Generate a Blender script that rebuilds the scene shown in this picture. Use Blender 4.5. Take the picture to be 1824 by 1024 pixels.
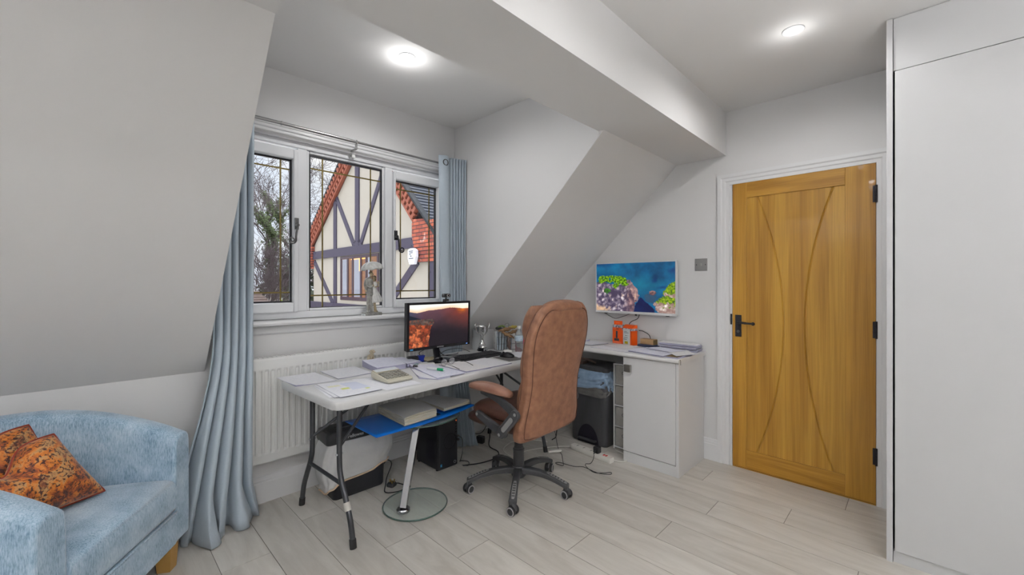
import bpy, bmesh, math, random
from mathutils import Vector, Matrix, noise
random.seed(7)
PI = math.pi
for o in list(bpy.data.objects): bpy.data.objects.remove(o)
SC = bpy.context.scene
COL = SC.collection

# ---------------------------------------------------------------- camera, world, exposure
HEAD = math.radians(44.34)          # camera heading from +X towards +Y
cam_d = bpy.data.cameras.new('camera'); cam = bpy.data.objects.new('camera', cam_d); COL.objects.link(cam)
cam.location = (0, 0, 1.288)
cam.rotation_euler = (PI/2, 0, HEAD - PI/2)
cam_d.sensor_fit = 'HORIZONTAL'; cam_d.sensor_width = 36.0
cam_d.lens = 36.0*741.5/1824
cam_d.shift_y = (505.4-512)/1824
cam_d.clip_start = 0.02; cam_d.clip_end = 200
SC.camera = cam
vs = SC.view_settings
SC.display_settings.display_device = 'sRGB'
vs.view_transform = 'Standard'; vs.look = 'None'; vs.gamma = 1.0; vs.use_curve_mapping = False
vs.exposure = 0.0

LAMP_W = 10.5
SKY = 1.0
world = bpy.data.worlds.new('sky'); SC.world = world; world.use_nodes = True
def sky_nodes():
    nt = world.node_tree; nt.nodes.clear(); N = nt.nodes.new; L = nt.links.new
    out = N('ShaderNodeOutputWorld'); bg = N('ShaderNodeBackground'); tc = N('ShaderNodeTexCoord')
    sep = N('ShaderNodeSeparateXYZ'); L(tc.outputs['Generated'], sep.inputs[0])
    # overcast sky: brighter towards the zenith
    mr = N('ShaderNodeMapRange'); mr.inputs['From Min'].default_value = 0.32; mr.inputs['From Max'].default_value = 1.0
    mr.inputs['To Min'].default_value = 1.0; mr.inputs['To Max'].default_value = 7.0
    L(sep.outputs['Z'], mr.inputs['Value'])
    nz = N('ShaderNodeTexNoise'); nz.inputs['Scale'].default_value = 3.0; nz.inputs['Detail'].default_value = 5
    mp = N('ShaderNodeMapping'); mp.inputs['Scale'].default_value = (1, 1, 3); L(tc.outputs['Generated'], mp.inputs[0]); L(mp.outputs[0], nz.inputs['Vector'])
    cr = N('ShaderNodeValToRGB'); L(nz.outputs['Fac'], cr.inputs[0])
    cr.color_ramp.elements[0].position = .38; cr.color_ramp.elements[0].color = (.80, .88, 1.0, 1)
    cr.color_ramp.elements[1].position = .62; cr.color_ramp.elements[1].color = (1.0, 1.0, 1.0, 1)
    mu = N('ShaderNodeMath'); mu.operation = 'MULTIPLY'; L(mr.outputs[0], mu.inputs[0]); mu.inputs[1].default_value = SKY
    L(cr.outputs[0], bg.inputs['Color']); L(mu.outputs[0], bg.inputs['Strength']); L(bg.outputs[0], out.inputs[0])
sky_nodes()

# ---------------------------------------------------------------- materials
def lin(c):
    def f(x): x /= 255.0; return x/12.92 if x <= .04045 else ((x+.055)/1.055)**2.4
    return (f(c[0]), f(c[1]), f(c[2]), 1.0)
MATS = {}
def mat(name, col=(200, 200, 200), rough=.5, metal=0.0, var=None, bump=None, spec=.5, sheen=0, stretch=(1, 1, 1), coat=0, emit=None, alpha=None, trans=0, ior=1.45):
    """var=(scale, rgb2, contrast) mixes a second colour by noise; bump=(scale, strength)"""
    m = bpy.data.materials.new(name); m.use_nodes = True; MATS[name] = m
    nt = m.node_tree; N = nt.nodes.new; L = nt.links.new; b = nt.nodes['Principled BSDF']
    b.inputs['Base Color'].default_value = lin(col); b.inputs['Roughness'].default_value = rough; b.inputs['Metallic'].default_value = metal
    b.inputs['Specular IOR Level'].default_value = spec; b.inputs['IOR'].default_value = ior
    if sheen: b.inputs['Sheen Weight'].default_value = sheen; b.inputs['Sheen Roughness'].default_value = .4
    if coat: b.inputs['Coat Weight'].default_value = coat
    if trans: b.inputs['Transmission Weight'].default_value = trans
    if alpha is not None: b.inputs['Alpha'].default_value = alpha
    if emit: b.inputs['Emission Color'].default_value = lin(emit[0]); b.inputs['Emission Strength'].default_value = emit[1]
    if var or bump:
        tc = N('ShaderNodeTexCoord'); mp = N('ShaderNodeMapping'); mp.inputs['Scale'].default_value = stretch; L(tc.outputs['Object'], mp.inputs[0])
    if var:
        nz = N('ShaderNodeTexNoise'); nz.inputs['Scale'].default_value = var[0]; nz.inputs['Detail'].default_value = 6; L(mp.outputs[0], nz.inputs['Vector'])
        cr = N('ShaderNodeValToRGB'); w = .5*(1-var[2]); cr.color_ramp.elements[0].position = w; cr.color_ramp.elements[1].position = 1-w
        cr.color_ramp.elements[0].color = lin(col); cr.color_ramp.elements[1].color = lin(var[1])
        L(nz.outputs['Fac'], cr.inputs[0]); L(cr.outputs[0], b.inputs['Base Color'])
    if bump:
        nb = N('ShaderNodeTexNoise'); nb.inputs['Scale'].default_value = bump[0]; nb.inputs['Detail'].default_value = 5; L(mp.outputs[0], nb.inputs['Vector'])
        bp = N('ShaderNodeBump'); bp.inputs['Strength'].default_value = bump[1]; bp.inputs['Distance'].default_value = .004
        L(nb.outputs['Fac'], bp.inputs['Height']); L(bp.outputs[0], b.inputs['Normal'])
    return m

mat('wall_paint', (226, 226, 227), .85, bump=(60, .05), var=(.7, (223, 223, 224), .6))
mat('ceiling_paint', (228, 228, 229), .9, bump=(50, .04), var=(.6, (226, 226, 226), .6))
mat('white_gloss', (228, 229, 231), .32, bump=(30, .02))
mat('upvc', (232, 234, 238), .28, bump=(20, .01))
mat('white_laminate', (222, 223, 225), .38, var=(3, (218, 219, 221), .5))
mat('wardrobe_laminate', (204, 205, 207), .38, var=(3, (201, 202, 204), .5))
mat('worktop_white', (226, 226, 227), .35, var=(5, (222, 222, 222), .5))
mat('radiator_white', (226, 227, 226), .35, bump=(40, .02))
mat('black_seal_and_shade', (22, 23, 30), .5, var=(20, (30, 30, 40), .5))
mat('gold_lead', (128, 112, 62), .45, .6, var=(30, (104, 92, 50), .6))
mat('pewter', (118, 118, 118), .35, .9, var=(60, (84, 84, 86), .6))
mat('iron_black', (38, 38, 42), .45, .5, var=(60, (56, 56, 62), .6), bump=(160, .5))
mat('chrome', (176, 177, 180), .1, 1.0, bump=(3, .02))
mat('brushed_steel', (165, 165, 165), .32, 1.0, bump=(200, .1), stretch=(1, 1, .1))
mat('satin_nickel', (175, 175, 172), .3, .9, bump=(150, .08))
mat('table_plastic', (214, 215, 216), .5, bump=(220, .25), var=(4, (208, 209, 210), .6))
mat('table_leg', (74, 76, 80), .38, .55, bump=(120, .08), var=(30, (64, 66, 70), .5))
mat('rubber_black', (34, 34, 35), .7, bump=(80, .1))
mat('tape_white', (205, 202, 195), .6, bump=(60, .2))
mat('plastic_black', (40, 41, 44), .42, bump=(220, .12), var=(10, (46, 47, 50), .5))
mat('plastic_gloss_black', (30, 31, 36), .16, bump=(10, .01))
mat('bin_black', (80, 81, 85), .38, bump=(90, .1), stretch=(1, 1, .15), var=(14, (52, 53, 56), .6))
mat('pc_black', (32, 33, 38), .38, bump=(260, .1), var=(12, (28, 29, 34), .5))
mat('chair_plastic', (58, 59, 62), .42, bump=(200, .12), var=(12, (66, 67, 70), .5))
mat('chair_inlay', (148, 148, 148), .4, .3, bump=(120, .05))
mat('wheel_grey', (165, 163, 166), .5, bump=(80, .05))
mat('leather', (160, 114, 88), .46, var=(24, (108, 72, 54), .72), bump=(220, .3))
mat('leather_seat', (102, 68, 56), .36, var=(14, (70, 46, 38), .8), bump=(120, .3))
mat('leather_arm', (152, 112, 94), .34, var=(14, (122, 84, 68), .7), bump=(120, .25))
mat('stitch', (92, 56, 42), .7, bump=(200, .3))
mat('curtain', (184, 196, 207), .75, var=(160, (175, 189, 201), .7), bump=(600, .15), stretch=(1, 1, .6), sheen=.25)
mat('sofa_wood', (188, 148, 84), .42, var=(16, (166, 126, 64), .8), stretch=(1, 1, .15), bump=(60, .1))
mat('calc_body', (196, 192, 176), .5, bump=(180, .1))
mat('calc_key', (146, 144, 136), .5, bump=(180, .1))
mat('calc_lcd', (214, 220, 226), .2, bump=(5, .01))
mat('card_blue', (6, 108, 206), .32, var=(6, (0, 96, 190), .6), bump=(30, .05))
mat('paper_plain', (232, 232, 234), .7, bump=(30, .1), var=(8, (226, 226, 230), .5))
mat('paper_old', (222, 220, 210), .75, var=(50, (190, 180, 148), .75), stretch=(.3, .3, 8), bump=(60, .2))
mat('paper_dull', (206, 206, 204), .7, bump=(30, .1), var=(8, (196, 196, 194), .5))
mat('manila', (216, 206, 172), .7, bump=(40, .1), var=(12, (206, 194, 156), .5))
mat('sheet_edge', (120, 120, 160), .7, var=(100, (206, 206, 222), .6), stretch=(.2, .2, 8))
mat('marker_white', (228, 230, 232), .35, bump=(30, .02))
mat('marker_green', (0, 150, 98), .35, bump=(30, .02))
mat('gadget_blue', (24, 52, 170), .35, bump=(30, .05))
mat('box_navy', (52, 62, 92), .5, bump=(60, .1), var=(20, (62, 70, 98), .6))
mat('resin_cream', (204, 194, 172), .6, var=(50, (160, 144, 116), .7), bump=(120, .4))
mat('resin_pewter', (176, 176, 172), .45, .2, var=(60, (118, 117, 112), .7), bump=(150, .5))
mat('resin_silver', (222, 223, 222), .42, .15, var=(60, (180, 180, 178), .6), bump=(150, .4))
mat('resin_skin', (186, 172, 142), .5, .1, var=(60, (140, 124, 98), .7), bump=(150, .3))
mat('resin_hair', (84, 76, 66), .5, .1, var=(90, (120, 108, 88), .7), bump=(200, .6))
mat('trophy_silver', (226, 226, 226), .16, .95, bump=(60, .35))
mat('clear_plastic', (226, 230, 232), .12, trans=.85, bump=(40, .3), ior=1.2)
mat('clear_box', (218, 222, 224), .35, alpha=.55, bump=(20, .1))
mat('bottle_label', (224, 232, 238), .5, var=(60, (150, 180, 205), .5))
mat('wire_dark', (66, 66, 70), .4, .8, bump=(60, .05))
mat('brown_packet', (160, 128, 88), .5, var=(45, (104, 70, 48), .85), bump=(50, .5))
mat('green_plastic', (110, 140, 50), .5, var=(40, (60, 80, 40), .8), bump=(60, .3))
mat('yellow_packet', (190, 180, 80), .5, var=(40, (150, 130, 60), .7), bump=(60, .3))
mat('dark_packet', (74, 64, 62), .5, var=(50, (110, 90, 80), .7), bump=(50, .4))
mat('brochure', (206, 212, 218), .45, var=(45, (120, 140, 160), .8), stretch=(1, 1, .2), bump=(20, .1))
mat('red_blue_print', (176, 40, 56), .45, var=(16, (50, 110, 160), .25), bump=(30, .1))
mat('mouse_white', (224, 224, 222), .35, bump=(10, .02))
mat('lens_clear', (216, 218, 226), .05, alpha=.25, bump=(10, .01))
mat('glasses_frame', (72, 70, 78), .35, .6, bump=(80, .05))
mat('glass_green', (222, 240, 232), .02, alpha=.2, spec=.8, bump=(4, .01))
mat('glass_edge', (84, 112, 104), .1, alpha=.75, bump=(10, .02))
mat('orange_card', (240, 92, 16), .4, var=(9, (232, 84, 12), .5), bump=(30, .05))
mat('orange_light', (246, 150, 110), .4, bump=(30, .05), var=(40, (236, 70, 30), .8))
mat('box_purple', (56, 40, 84), .45, var=(60, (230, 226, 232), .35), stretch=(1, 1, .6), bump=(20, .05))
mat('label_white', (226, 230, 230), .55, var=(70, (206, 210, 212), .5))
mat('print_dark', (58, 60, 70), .55, var=(60, (80, 82, 90), .5))
mat('label_yellow', (206, 184, 20), .5, var=(60, (170, 150, 10), .5))
mat('kraft_wood', (184, 152, 112), .55, var=(30, (168, 134, 94), .7), stretch=(1, .15, 1), bump=(60, .1))
mat('kraft_dark', (138, 116, 76), .6, var=(40, (116, 96, 60), .6), bump=(40, .1))
mat('grey_fabric', (178, 176, 172), .85, bump=(300, .4), var=(60, (168, 166, 162), .5))
mat('bag_blue', (168, 192, 216), .3, var=(22, (120, 150, 184), .8), bump=(45, 1.0), alpha=.93)
mat('bag_white', (232, 232, 232), .3, var=(9, (212, 212, 214), .7), bump=(22, 1.0), alpha=.88)
mat('bag_hem', (214, 190, 166), .5, bump=(30, .4), var=(12, (200, 170, 140), .6))
mat('bag_grey', (120, 118, 116), .3, var=(14, (80, 80, 80), .8), bump=(22, 1.0))
mat('cable_white', (224, 222, 216), .45, bump=(60, .05))
mat('cable_black', (36, 36, 38), .5, bump=(60, .05))
mat('red_switch', (170, 40, 36), .4, bump=(40, .05))
mat('brass', (196, 160, 90), .3, 1.0, bump=(60, .05))
mat('led_blue', (120, 170, 255), .4, emit=((120, 170, 255), 1.5), bump=(5, .01))
mat('led_orange', (255, 120, 80), .4, emit=((255, 120, 70), 1.0), bump=(5, .01))
mat('silver_print', (190, 192, 196), .4, .3, bump=(60, .02))
mat('intel_print', (70, 150, 200), .4, bump=(60, .02))
# outdoors
mat('render_cream', (162, 156, 147), .85, var=(3, (157, 150, 140), .7), bump=(60, .2))
mat('timber_purple', (62, 55, 76), .6, var=(9, (50, 45, 64), .8), bump=(50, .3))
mat('frame_dark', (66, 48, 60), .45, var=(20, (50, 38, 50), .6), bump=(60, .1))
mat('bolt_black', (30, 28, 40), .5, bump=(60, .1))
mat('slate', (42, 48, 62), .6, var=(6, (28, 32, 42), .85), bump=(30, .4))
mat('stone_ridge', (48, 50, 54), .85, var=(14, (18, 20, 24), .5), bump=(60, .8))
mat('terracotta', (156, 86, 62), .7, var=(9, (112, 52, 38), .85), bump=(40, .4))
mat('brick_shadow', (70, 46, 42), .9, var=(9, (46, 32, 32), .8), bump=(40, .4))  # dark colour paints in the shade between the dentils
mat('room_warm', (176, 128, 92), .7, var=(6, (120, 84, 66), .8), bump=(10, .1), emit=((200, 130, 70), .12))
mat('added_glow', (255, 200, 120), .5, emit=((255, 176, 84), 1.6), bump=(5, .01))
mat('net_curtain', (196, 200, 214), .8, var=(30, (160, 164, 180), .7), stretch=(1, 1, .05), bump=(60, .3))
mat('bark', (84, 76, 72), .9, var=(20, (58, 52, 50), .8), bump=(60, .6))
mat('birch_bark', (196, 190, 184), .9, var=(12, (96, 90, 86), .6), bump=(60, .6), stretch=(1, 1, 4))
mat('twig', (84, 74, 76), .9, var=(20, (62, 52, 56), .8), bump=(60, .3))
mat('ivy', (84, 98, 52), .7, var=(3, (56, 70, 38), .8), bump=(20, .3))
mat('hedge_green', (128, 146, 46), .7, var=(5, (84, 108, 36), .8), bump=(20, .3))
mat('evergreen', (68, 76, 52), .75, var=(5, (48, 56, 40), .8), bump=(20, .3))
mat('ground_grey', (218, 215, 206), .95, var=(.6, (200, 198, 188), .8), bump=(6, .5))
mat('shed_tile', (128, 112, 104), .8, var=(12, (92, 80, 78), .8), bump=(40, .5))
mat('alarm_white', (232, 236, 246), .4, bump=(20, .02))
mat('alarm_print', (50, 56, 80), .5, bump=(20, .02))

def brick_mat():
    m = mat('brickwork', (176, 84, 62), .8); nt = m.node_tree; N = nt.nodes.new; L = nt.links.new; b = nt.nodes['Principled BSDF']
    tc = N('ShaderNodeTexCoord'); mp = N('ShaderNodeMapping'); L(tc.outputs['Object'], mp.inputs[0]); mp.inputs['Rotation'].default_value = (0, 0, 0)
    # facade lies in the YZ plane: use (y, z)
    sp = N('ShaderNodeSeparateXYZ'); cb = N('ShaderNodeCombineXYZ'); L(mp.outputs[0], sp.inputs[0]); ad = N('ShaderNodeMath'); L(sp.outputs['Y'], ad.inputs[0]); L(sp.outputs['X'], ad.inputs[1])
    L(ad.outputs[0], cb.inputs['X']); L(sp.outputs['Z'], cb.inputs['Y'])
    bt = N('ShaderNodeTexBrick'); L(cb.outputs[0], bt.inputs['Vector'])
    bt.inputs['Scale'].default_value = 1.0; bt.inputs['Brick Width'].default_value = .225; bt.inputs['Row Height'].default_value = .078; bt.inputs['Mortar Size'].default_value = .008
    bt.inputs['Color1'].default_value = lin((172, 88, 62)); bt.inputs['Color2'].default_value = lin((120, 52, 46)); bt.inputs['Mortar'].default_value = lin((72, 58, 62)); bt.inputs['Bias'].default_value = -.1
    nz = N('ShaderNodeTexNoise'); nz.inputs['Scale'].default_value = 5; L(cb.outputs[0], nz.inputs['Vector'])
    cr = N('ShaderNodeValToRGB'); cr.color_ramp.elements[0].position = .62; cr.color_ramp.elements[1].position = .7; cr.color_ramp.elements[0].color = (0, 0, 0, 1)
    mx = N('ShaderNodeMixRGB'); L(nz.outputs['Fac'], cr.inputs[0]); L(cr.outputs[0], mx.inputs[0]); L(bt.outputs['Color'], mx.inputs[1]); mx.inputs[2].default_value = lin((186, 150, 140))
    L(mx.outputs[0], b.inputs['Base Color'])
    bp = N('ShaderNodeBump'); bp.inputs['Distance'].default_value = .02; bp.invert = True; L(bt.outputs['Fac'], bp.inputs['Height']); L(bp.outputs[0], b.inputs['Normal'])
brick_mat()

def pane_mat():
    m = bpy.data.materials.new('window_glass'); m.use_nodes = True; MATS['window_glass'] = m; nt = m.node_tree; nt.nodes.clear(); N = nt.nodes.new; L = nt.links.new
    o = N('ShaderNodeOutputMaterial'); t = N('ShaderNodeBsdfTransparent'); g = N('ShaderNodeBsdfGlossy'); g.inputs['Roughness'].default_value = .01
    fr = N('ShaderNodeFresnel'); fr.inputs['IOR'].default_value = 1.35
    nz = N('ShaderNodeTexNoise'); nz.inputs['Scale'].default_value = 1.5; bp = N('ShaderNodeBump'); bp.inputs['Strength'].default_value = .02; L(nz.outputs['Fac'], bp.inputs['Height']); L(bp.outputs[0], g.inputs['Normal'])
    mx = N('ShaderNodeMixShader'); L(fr.outputs[0], mx.inputs[0]); L(t.outputs[0], mx.inputs[1]); L(g.outputs[0], mx.inputs[2]); L(mx.outputs[0], o.inputs[0])
pane_mat()

def oak_mat(name, horiz=False, c1=(190, 142, 52), c2=(164, 116, 34)):
    m = mat(name, c1, .42, coat=.15); nt = m.node_tree; N = nt.nodes.new; L = nt.links.new; b = nt.nodes['Principled BSDF']
    tc = N('ShaderNodeTexCoord'); mp = N('ShaderNodeMapping'); L(tc.outputs['Object'], mp.inputs[0])
    mp.inputs['Scale'].default_value = (1, .9, 14) if horiz else (1, 9, .35)
    nz = N('ShaderNodeTexNoise'); nz.inputs['Scale'].default_value = 1.6; nz.inputs['Detail'].default_value = 3; nz.inputs['Distortion'].default_value = .6; L(mp.outputs[0], nz.inputs['Vector'])
    mp2 = N('ShaderNodeMapping'); L(tc.outputs['Object'], mp2.inputs[0]); mp2.inputs['Scale'].default_value = (1, 6, 160) if horiz else (1, 160, 3)
    n2 = N('ShaderNodeTexNoise'); n2.inputs['Scale'].default_value = 1.0; n2.inputs['Detail'].default_value = 4; L(mp2.outputs[0], n2.inputs['Vector'])
    cr = N('ShaderNodeValToRGB'); cr.color_ramp.elements[0].position = .36; cr.color_ramp.elements[1].position = .64
    cr.color_ramp.elements[0].color = lin(c2); cr.color_ramp.elements[1].color = lin(c1); L(nz.outputs['Fac'], cr.inputs[0])
    c3 = N('ShaderNodeValToRGB'); c3.color_ramp.elements[0].position = .4; c3.color_ramp.elements[1].position = .6; c3.color_ramp.elements[0].color = (.80, .78, .74, 1); c3.color_ramp.elements[1].color = (1, 1, 1, 1); L(n2.outputs['Fac'], c3.inputs[0])
    mx = N('ShaderNodeMixRGB'); mx.blend_type = 'MULTIPLY'; mx.inputs[0].default_value = .7; L(cr.outputs[0], mx.inputs[1]); L(c3.outputs[0], mx.inputs[2]); L(mx.outputs[0], b.inputs['Base Color'])
    bp = N('ShaderNodeBump'); bp.inputs['Strength'].default_value = .15; bp.inputs['Distance'].default_value = .002; L(n2.outputs['Fac'], bp.inputs['Height']); L(bp.outputs[0], b.inputs['Normal'])
oak_mat('oak_upright'); oak_mat('oak_rail', True)
oak_mat('oak_panel', c1=(196, 150, 58), c2=(162, 114, 34))

def floor_mat():
    m = mat('floor_plank', (176, 172, 165), .36); nt = m.node_tree; N = nt.nodes.new; L = nt.links.new; b = nt.nodes['Principled BSDF']
    tc = N('ShaderNodeTexCoord'); at = N('ShaderNodeAttribute'); at.attribute_name = 'tone'; 
    mp = N('ShaderNodeMapping'); L(tc.outputs['Object'], mp.inputs[0]); mp.inputs['Scale'].default_value = (9, 1.3, 1)
    cb = N('ShaderNodeCombineXYZ'); mu = N('ShaderNodeMath'); mu.operation = 'MULTIPLY'; mu.inputs[1].default_value = 37; L(at.outputs['Fac'], mu.inputs[0]); L(mu.outputs[0], cb.inputs['Z']); L(mu.outputs[0], cb.inputs['Y'])
    va = N('ShaderNodeVectorMath'); L(mp.outputs[0], va.inputs[0]); L(cb.outputs[0], va.inputs[1])
    nz = N('ShaderNodeTexNoise'); nz.inputs['Scale'].default_value = 1.3; nz.inputs['Detail'].default_value = 8; nz.inputs['Roughness'].default_value = .62; nz.inputs['Distortion'].default_value = 1.1; L(va.outputs[0], nz.inputs['Vector'])
    cr = N('ShaderNodeValToRGB'); cr.color_ramp.elements[0].position = .3; cr.color_ramp.elements[1].position = .66
    cr.color_ramp.elements[0].color = lin((188, 184, 177)); cr.color_ramp.elements[1].color = lin((211, 208, 202)); L(nz.outputs['Fac'], cr.inputs[0])
    c2 = N('ShaderNodeValToRGB'); c2.color_ramp.elements[0].color = (.90, .895, .89, 1); c2.color_ramp.elements[1].color = (1.04, 1.035, 1.03, 1); L(at.outputs['Fac'], c2.inputs[0])
    mx = N('ShaderNodeMixRGB'); mx.blend_type = 'MULTIPLY'; mx.inputs[0].default_value = 1; L(cr.outputs[0], mx.inputs[1]); L(c2.outputs[0], mx.inputs[2]); L(mx.outputs[0], b.inputs['Base Color'])
    bp = N('ShaderNodeBump'); bp.inputs['Strength'].default_value = .12; bp.inputs['Distance'].default_value = .002; L(nz.outputs['Fac'], bp.inputs['Height']); L(bp.outputs[0], b.inputs['Normal'])
    mat('grout', (128, 124, 118), .9, bump=(60, .2))
floor_mat()

def chenille():
    m = mat('chenille', (138, 164, 184), .8, sheen=.5); nt = m.node_tree; N = nt.nodes.new; L = nt.links.new; b = nt.nodes['Principled BSDF']
    tc = N('ShaderNodeTexCoord'); mp = N('ShaderNodeMapping'); L(tc.outputs['Object'], mp.inputs[0]); mp.inputs['Scale'].default_value = (240, 240, 46)
    nz = N('ShaderNodeTexNoise'); nz.inputs['Scale'].default_value = 1.0; nz.inputs['Detail'].default_value = 5; nz.inputs['Roughness'].default_value = .7; L(mp.outputs[0], nz.inputs['Vector'])
    n2 = N('ShaderNodeTexNoise'); n2.inputs['Scale'].default_value = 9; n2.inputs['Detail'].default_value = 3; L(tc.outputs['Object'], n2.inputs['Vector'])
    ad = N('ShaderNodeMath'); ad.operation = 'MULTIPLY_ADD'; L(n2.outputs['Fac'], ad.inputs[0]); ad.inputs[1].default_value = .6; L(nz.outputs['Fac'], ad.inputs[2])
    cr = N('ShaderNodeValToRGB'); e = cr.color_ramp.elements; e[0].position = .58; e[0].color = lin((98, 130, 156)); e[1].position = 1.0; e[1].color = lin((192, 210, 224)); x = e.new(.78); x.color = lin((154, 180, 202))
    L(ad.outputs[0], cr.inputs[0]); L(cr.outputs[0], b.inputs['Base Color'])
    bp = N('ShaderNodeBump'); bp.inputs['Strength'].default_value = .5; bp.inputs['Distance'].default_value = .003; L(nz.outputs['Fac'], bp.inputs['Height']); L(bp.outputs[0], b.inputs['Normal'])
chenille()

def cushion_mat():
    m = mat('cushion_print', (200, 120, 40), .55, sheen=.3); nt = m.node_tree; N = nt.nodes.new; L = nt.links.new; b = nt.nodes['Principled BSDF']
    tc = N('ShaderNodeTexCoord')
    n1 = N('ShaderNodeTexNoise'); n1.inputs['Scale'].default_value = 9; n1.inputs['Detail'].default_value = 9; n1.inputs['Roughness'].default_value = .68; n1.inputs['Distortion'].default_value = .8; L(tc.outputs['Object'], n1.inputs['Vector'])
    cr = N('ShaderNodeValToRGB'); e = cr.color_ramp.elements; e[0].position = .28; e[0].color = lin((40, 44, 60)); e[1].position = .74; e[1].color = lin((96, 108, 130))
    for p, c in ((.38, (84, 46, 34)), (.44, (160, 80, 34)), (.50, (206, 122, 40)), (.56, (184, 146, 98)), (.62, (140, 76, 42)), (.67, (70, 56, 60))):
        x = e.new(p); x.color = lin(c)
    L(n1.outputs['Fac'], cr.inputs[0])
    n2 = N('ShaderNodeTexNoise'); n2.inputs['Scale'].default_value = 95; n2.inputs['Detail'].default_value = 8; n2.inputs['Distortion'].default_value = .7; L(tc.outputs['Object'], n2.inputs['Vector'])
    c2 = N('ShaderNodeValToRGB'); c2.color_ramp.elements[0].position = .40; c2.color_ramp.elements[1].position = .50; L(n2.outputs['Fac'], c2.inputs[0])
    mx = N('ShaderNodeMixRGB'); L(c2.outputs[0], mx.inputs[0]); mx.inputs[1].default_value = lin((62, 30, 28)); L(cr.outputs[0], mx.inputs[2]); L(mx.outputs[0], b.inputs['Base Color'])
    mat('cushion_edge', (150, 56, 32), .6, bump=(200, .3), var=(20, (120, 40, 28), .7))
cushion_mat()

def doc_mat(name, ink=(120, 126, 170), base=(233, 234, 240), rows=26, amount=.26, hi=None):
    """printed sheet: rows of broken text lines in the sheet's own UV"""
    m = mat(name, base, .65); nt = m.node_tree; N = nt.nodes.new; L = nt.links.new; b = nt.nodes['Principled BSDF']
    uv = N('ShaderNodeUVMap'); uv.uv_map = 'sheet'; sp = N('ShaderNodeSeparateXYZ'); L(uv.outputs[0], sp.inputs[0])
    def mth(op, a, b_=None, c=None):
        n = N('ShaderNodeMath'); n.operation = op
        for i, v in enumerate((a, b_, c)):
            if v is None: continue
            if isinstance(v, (int, float)): n.inputs[i].default_value = v
            else: L(v, n.inputs[i])
        return n.outputs[0]
    row = mth('MULTIPLY', sp.outputs['Y'], rows); fr = mth('FRACT', row); fl = mth('FLOOR', row)
    line = mth('LESS_THAN', fr, .38)
    cb = N('ShaderNodeCombineXYZ'); L(mth('MULTIPLY', sp.outputs['X'], 9.0), cb.inputs['X']); L(mth('MULTIPLY', fl, 3.7), cb.inputs['Y'])
    nz = N('ShaderNodeTexNoise'); nz.inputs['Scale'].default_value = 1.0; nz.inputs['Detail'].default_value = 6; nz.inputs['Roughness'].default_value = .8; L(cb.outputs[0], nz.inputs['Vector'])
    on = mth('GREATER_THAN', nz.outputs['Fac'], .5)
    mx1 = mth('MULTIPLY', line, on)
    ins = mth('MULTIPLY', mth('GREATER_THAN', sp.outputs['X'], .1), mth('LESS_THAN', sp.outputs['X'], .9))
    ins2 = mth('MULTIPLY', mth('GREATER_THAN', sp.outputs['Y'], .08), mth('LESS_THAN', sp.outputs['Y'], .92))
    k = mth('MULTIPLY', mth('MULTIPLY', mx1, mth('MULTIPLY', ins, ins2)), amount)
    mix = N('ShaderNodeMixRGB'); L(k, mix.inputs[0]); mix.inputs[1].default_value = lin(base); mix.inputs[2].default_value = lin(ink)
    last = mix.outputs[0]
    for (x0, x1, y0, y1, c) in (hi or ()):
        q = mth('MULTIPLY', mth('MULTIPLY', mth('GREATER_THAN', sp.outputs['X'], x0), mth('LESS_THAN', sp.outputs['X'], x1)), mth('MULTIPLY', mth('GREATER_THAN', sp.outputs['Y'], y0), mth('LESS_THAN', sp.outputs['Y'], y1)))
        m2 = N('ShaderNodeMixRGB'); L(mth('MULTIPLY', q, .8), m2.inputs[0]); L(last, m2.inputs[1]); m2.inputs[2].default_value = lin(c); last = m2.outputs[0]
    L(last, b.inputs['Base Color'])
doc_mat('doc_print'); doc_mat('doc_sparse', rows=18, amount=.14); doc_mat('doc_blue', ink=(96, 104, 170), base=(226, 228, 243), rows=30)
doc_mat('doc_grey', ink=(110, 112, 120), base=(216, 217, 218), rows=40, amount=.3)
doc_mat('doc_highlight', rows=30, amount=.22, hi=((.12, .42, .66, .76, (228, 226, 190)), (.3, .5, .40, .50, (214, 222, 60)), (.78, .88, .22, .30, (214, 222, 90)), (.5, .95, .3, .85, (206, 212, 232))))
doc_mat('doc_white', ink=(130, 132, 150), base=(234, 234, 236), rows=34, amount=.2)

def screen_mat(name, st):
    m = bpy.data.materials.new(name); m.use_nodes = True; MATS[name] = m; nt = m.node_tree; N = nt.nodes.new; L = nt.links.new; b = nt.nodes['Principled BSDF']
    b.inputs['Base Color'].default_value = (.01, .01, .01, 1); b.inputs['Roughness'].default_value = .35
    at = N('ShaderNodeAttribute'); at.attribute_name = 'picture'; L(at.outputs['Color'], b.inputs['Emission Color']); b.inputs['Emission Strength'].default_value = st
screen_mat('screen_picture', 1.0)

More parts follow.
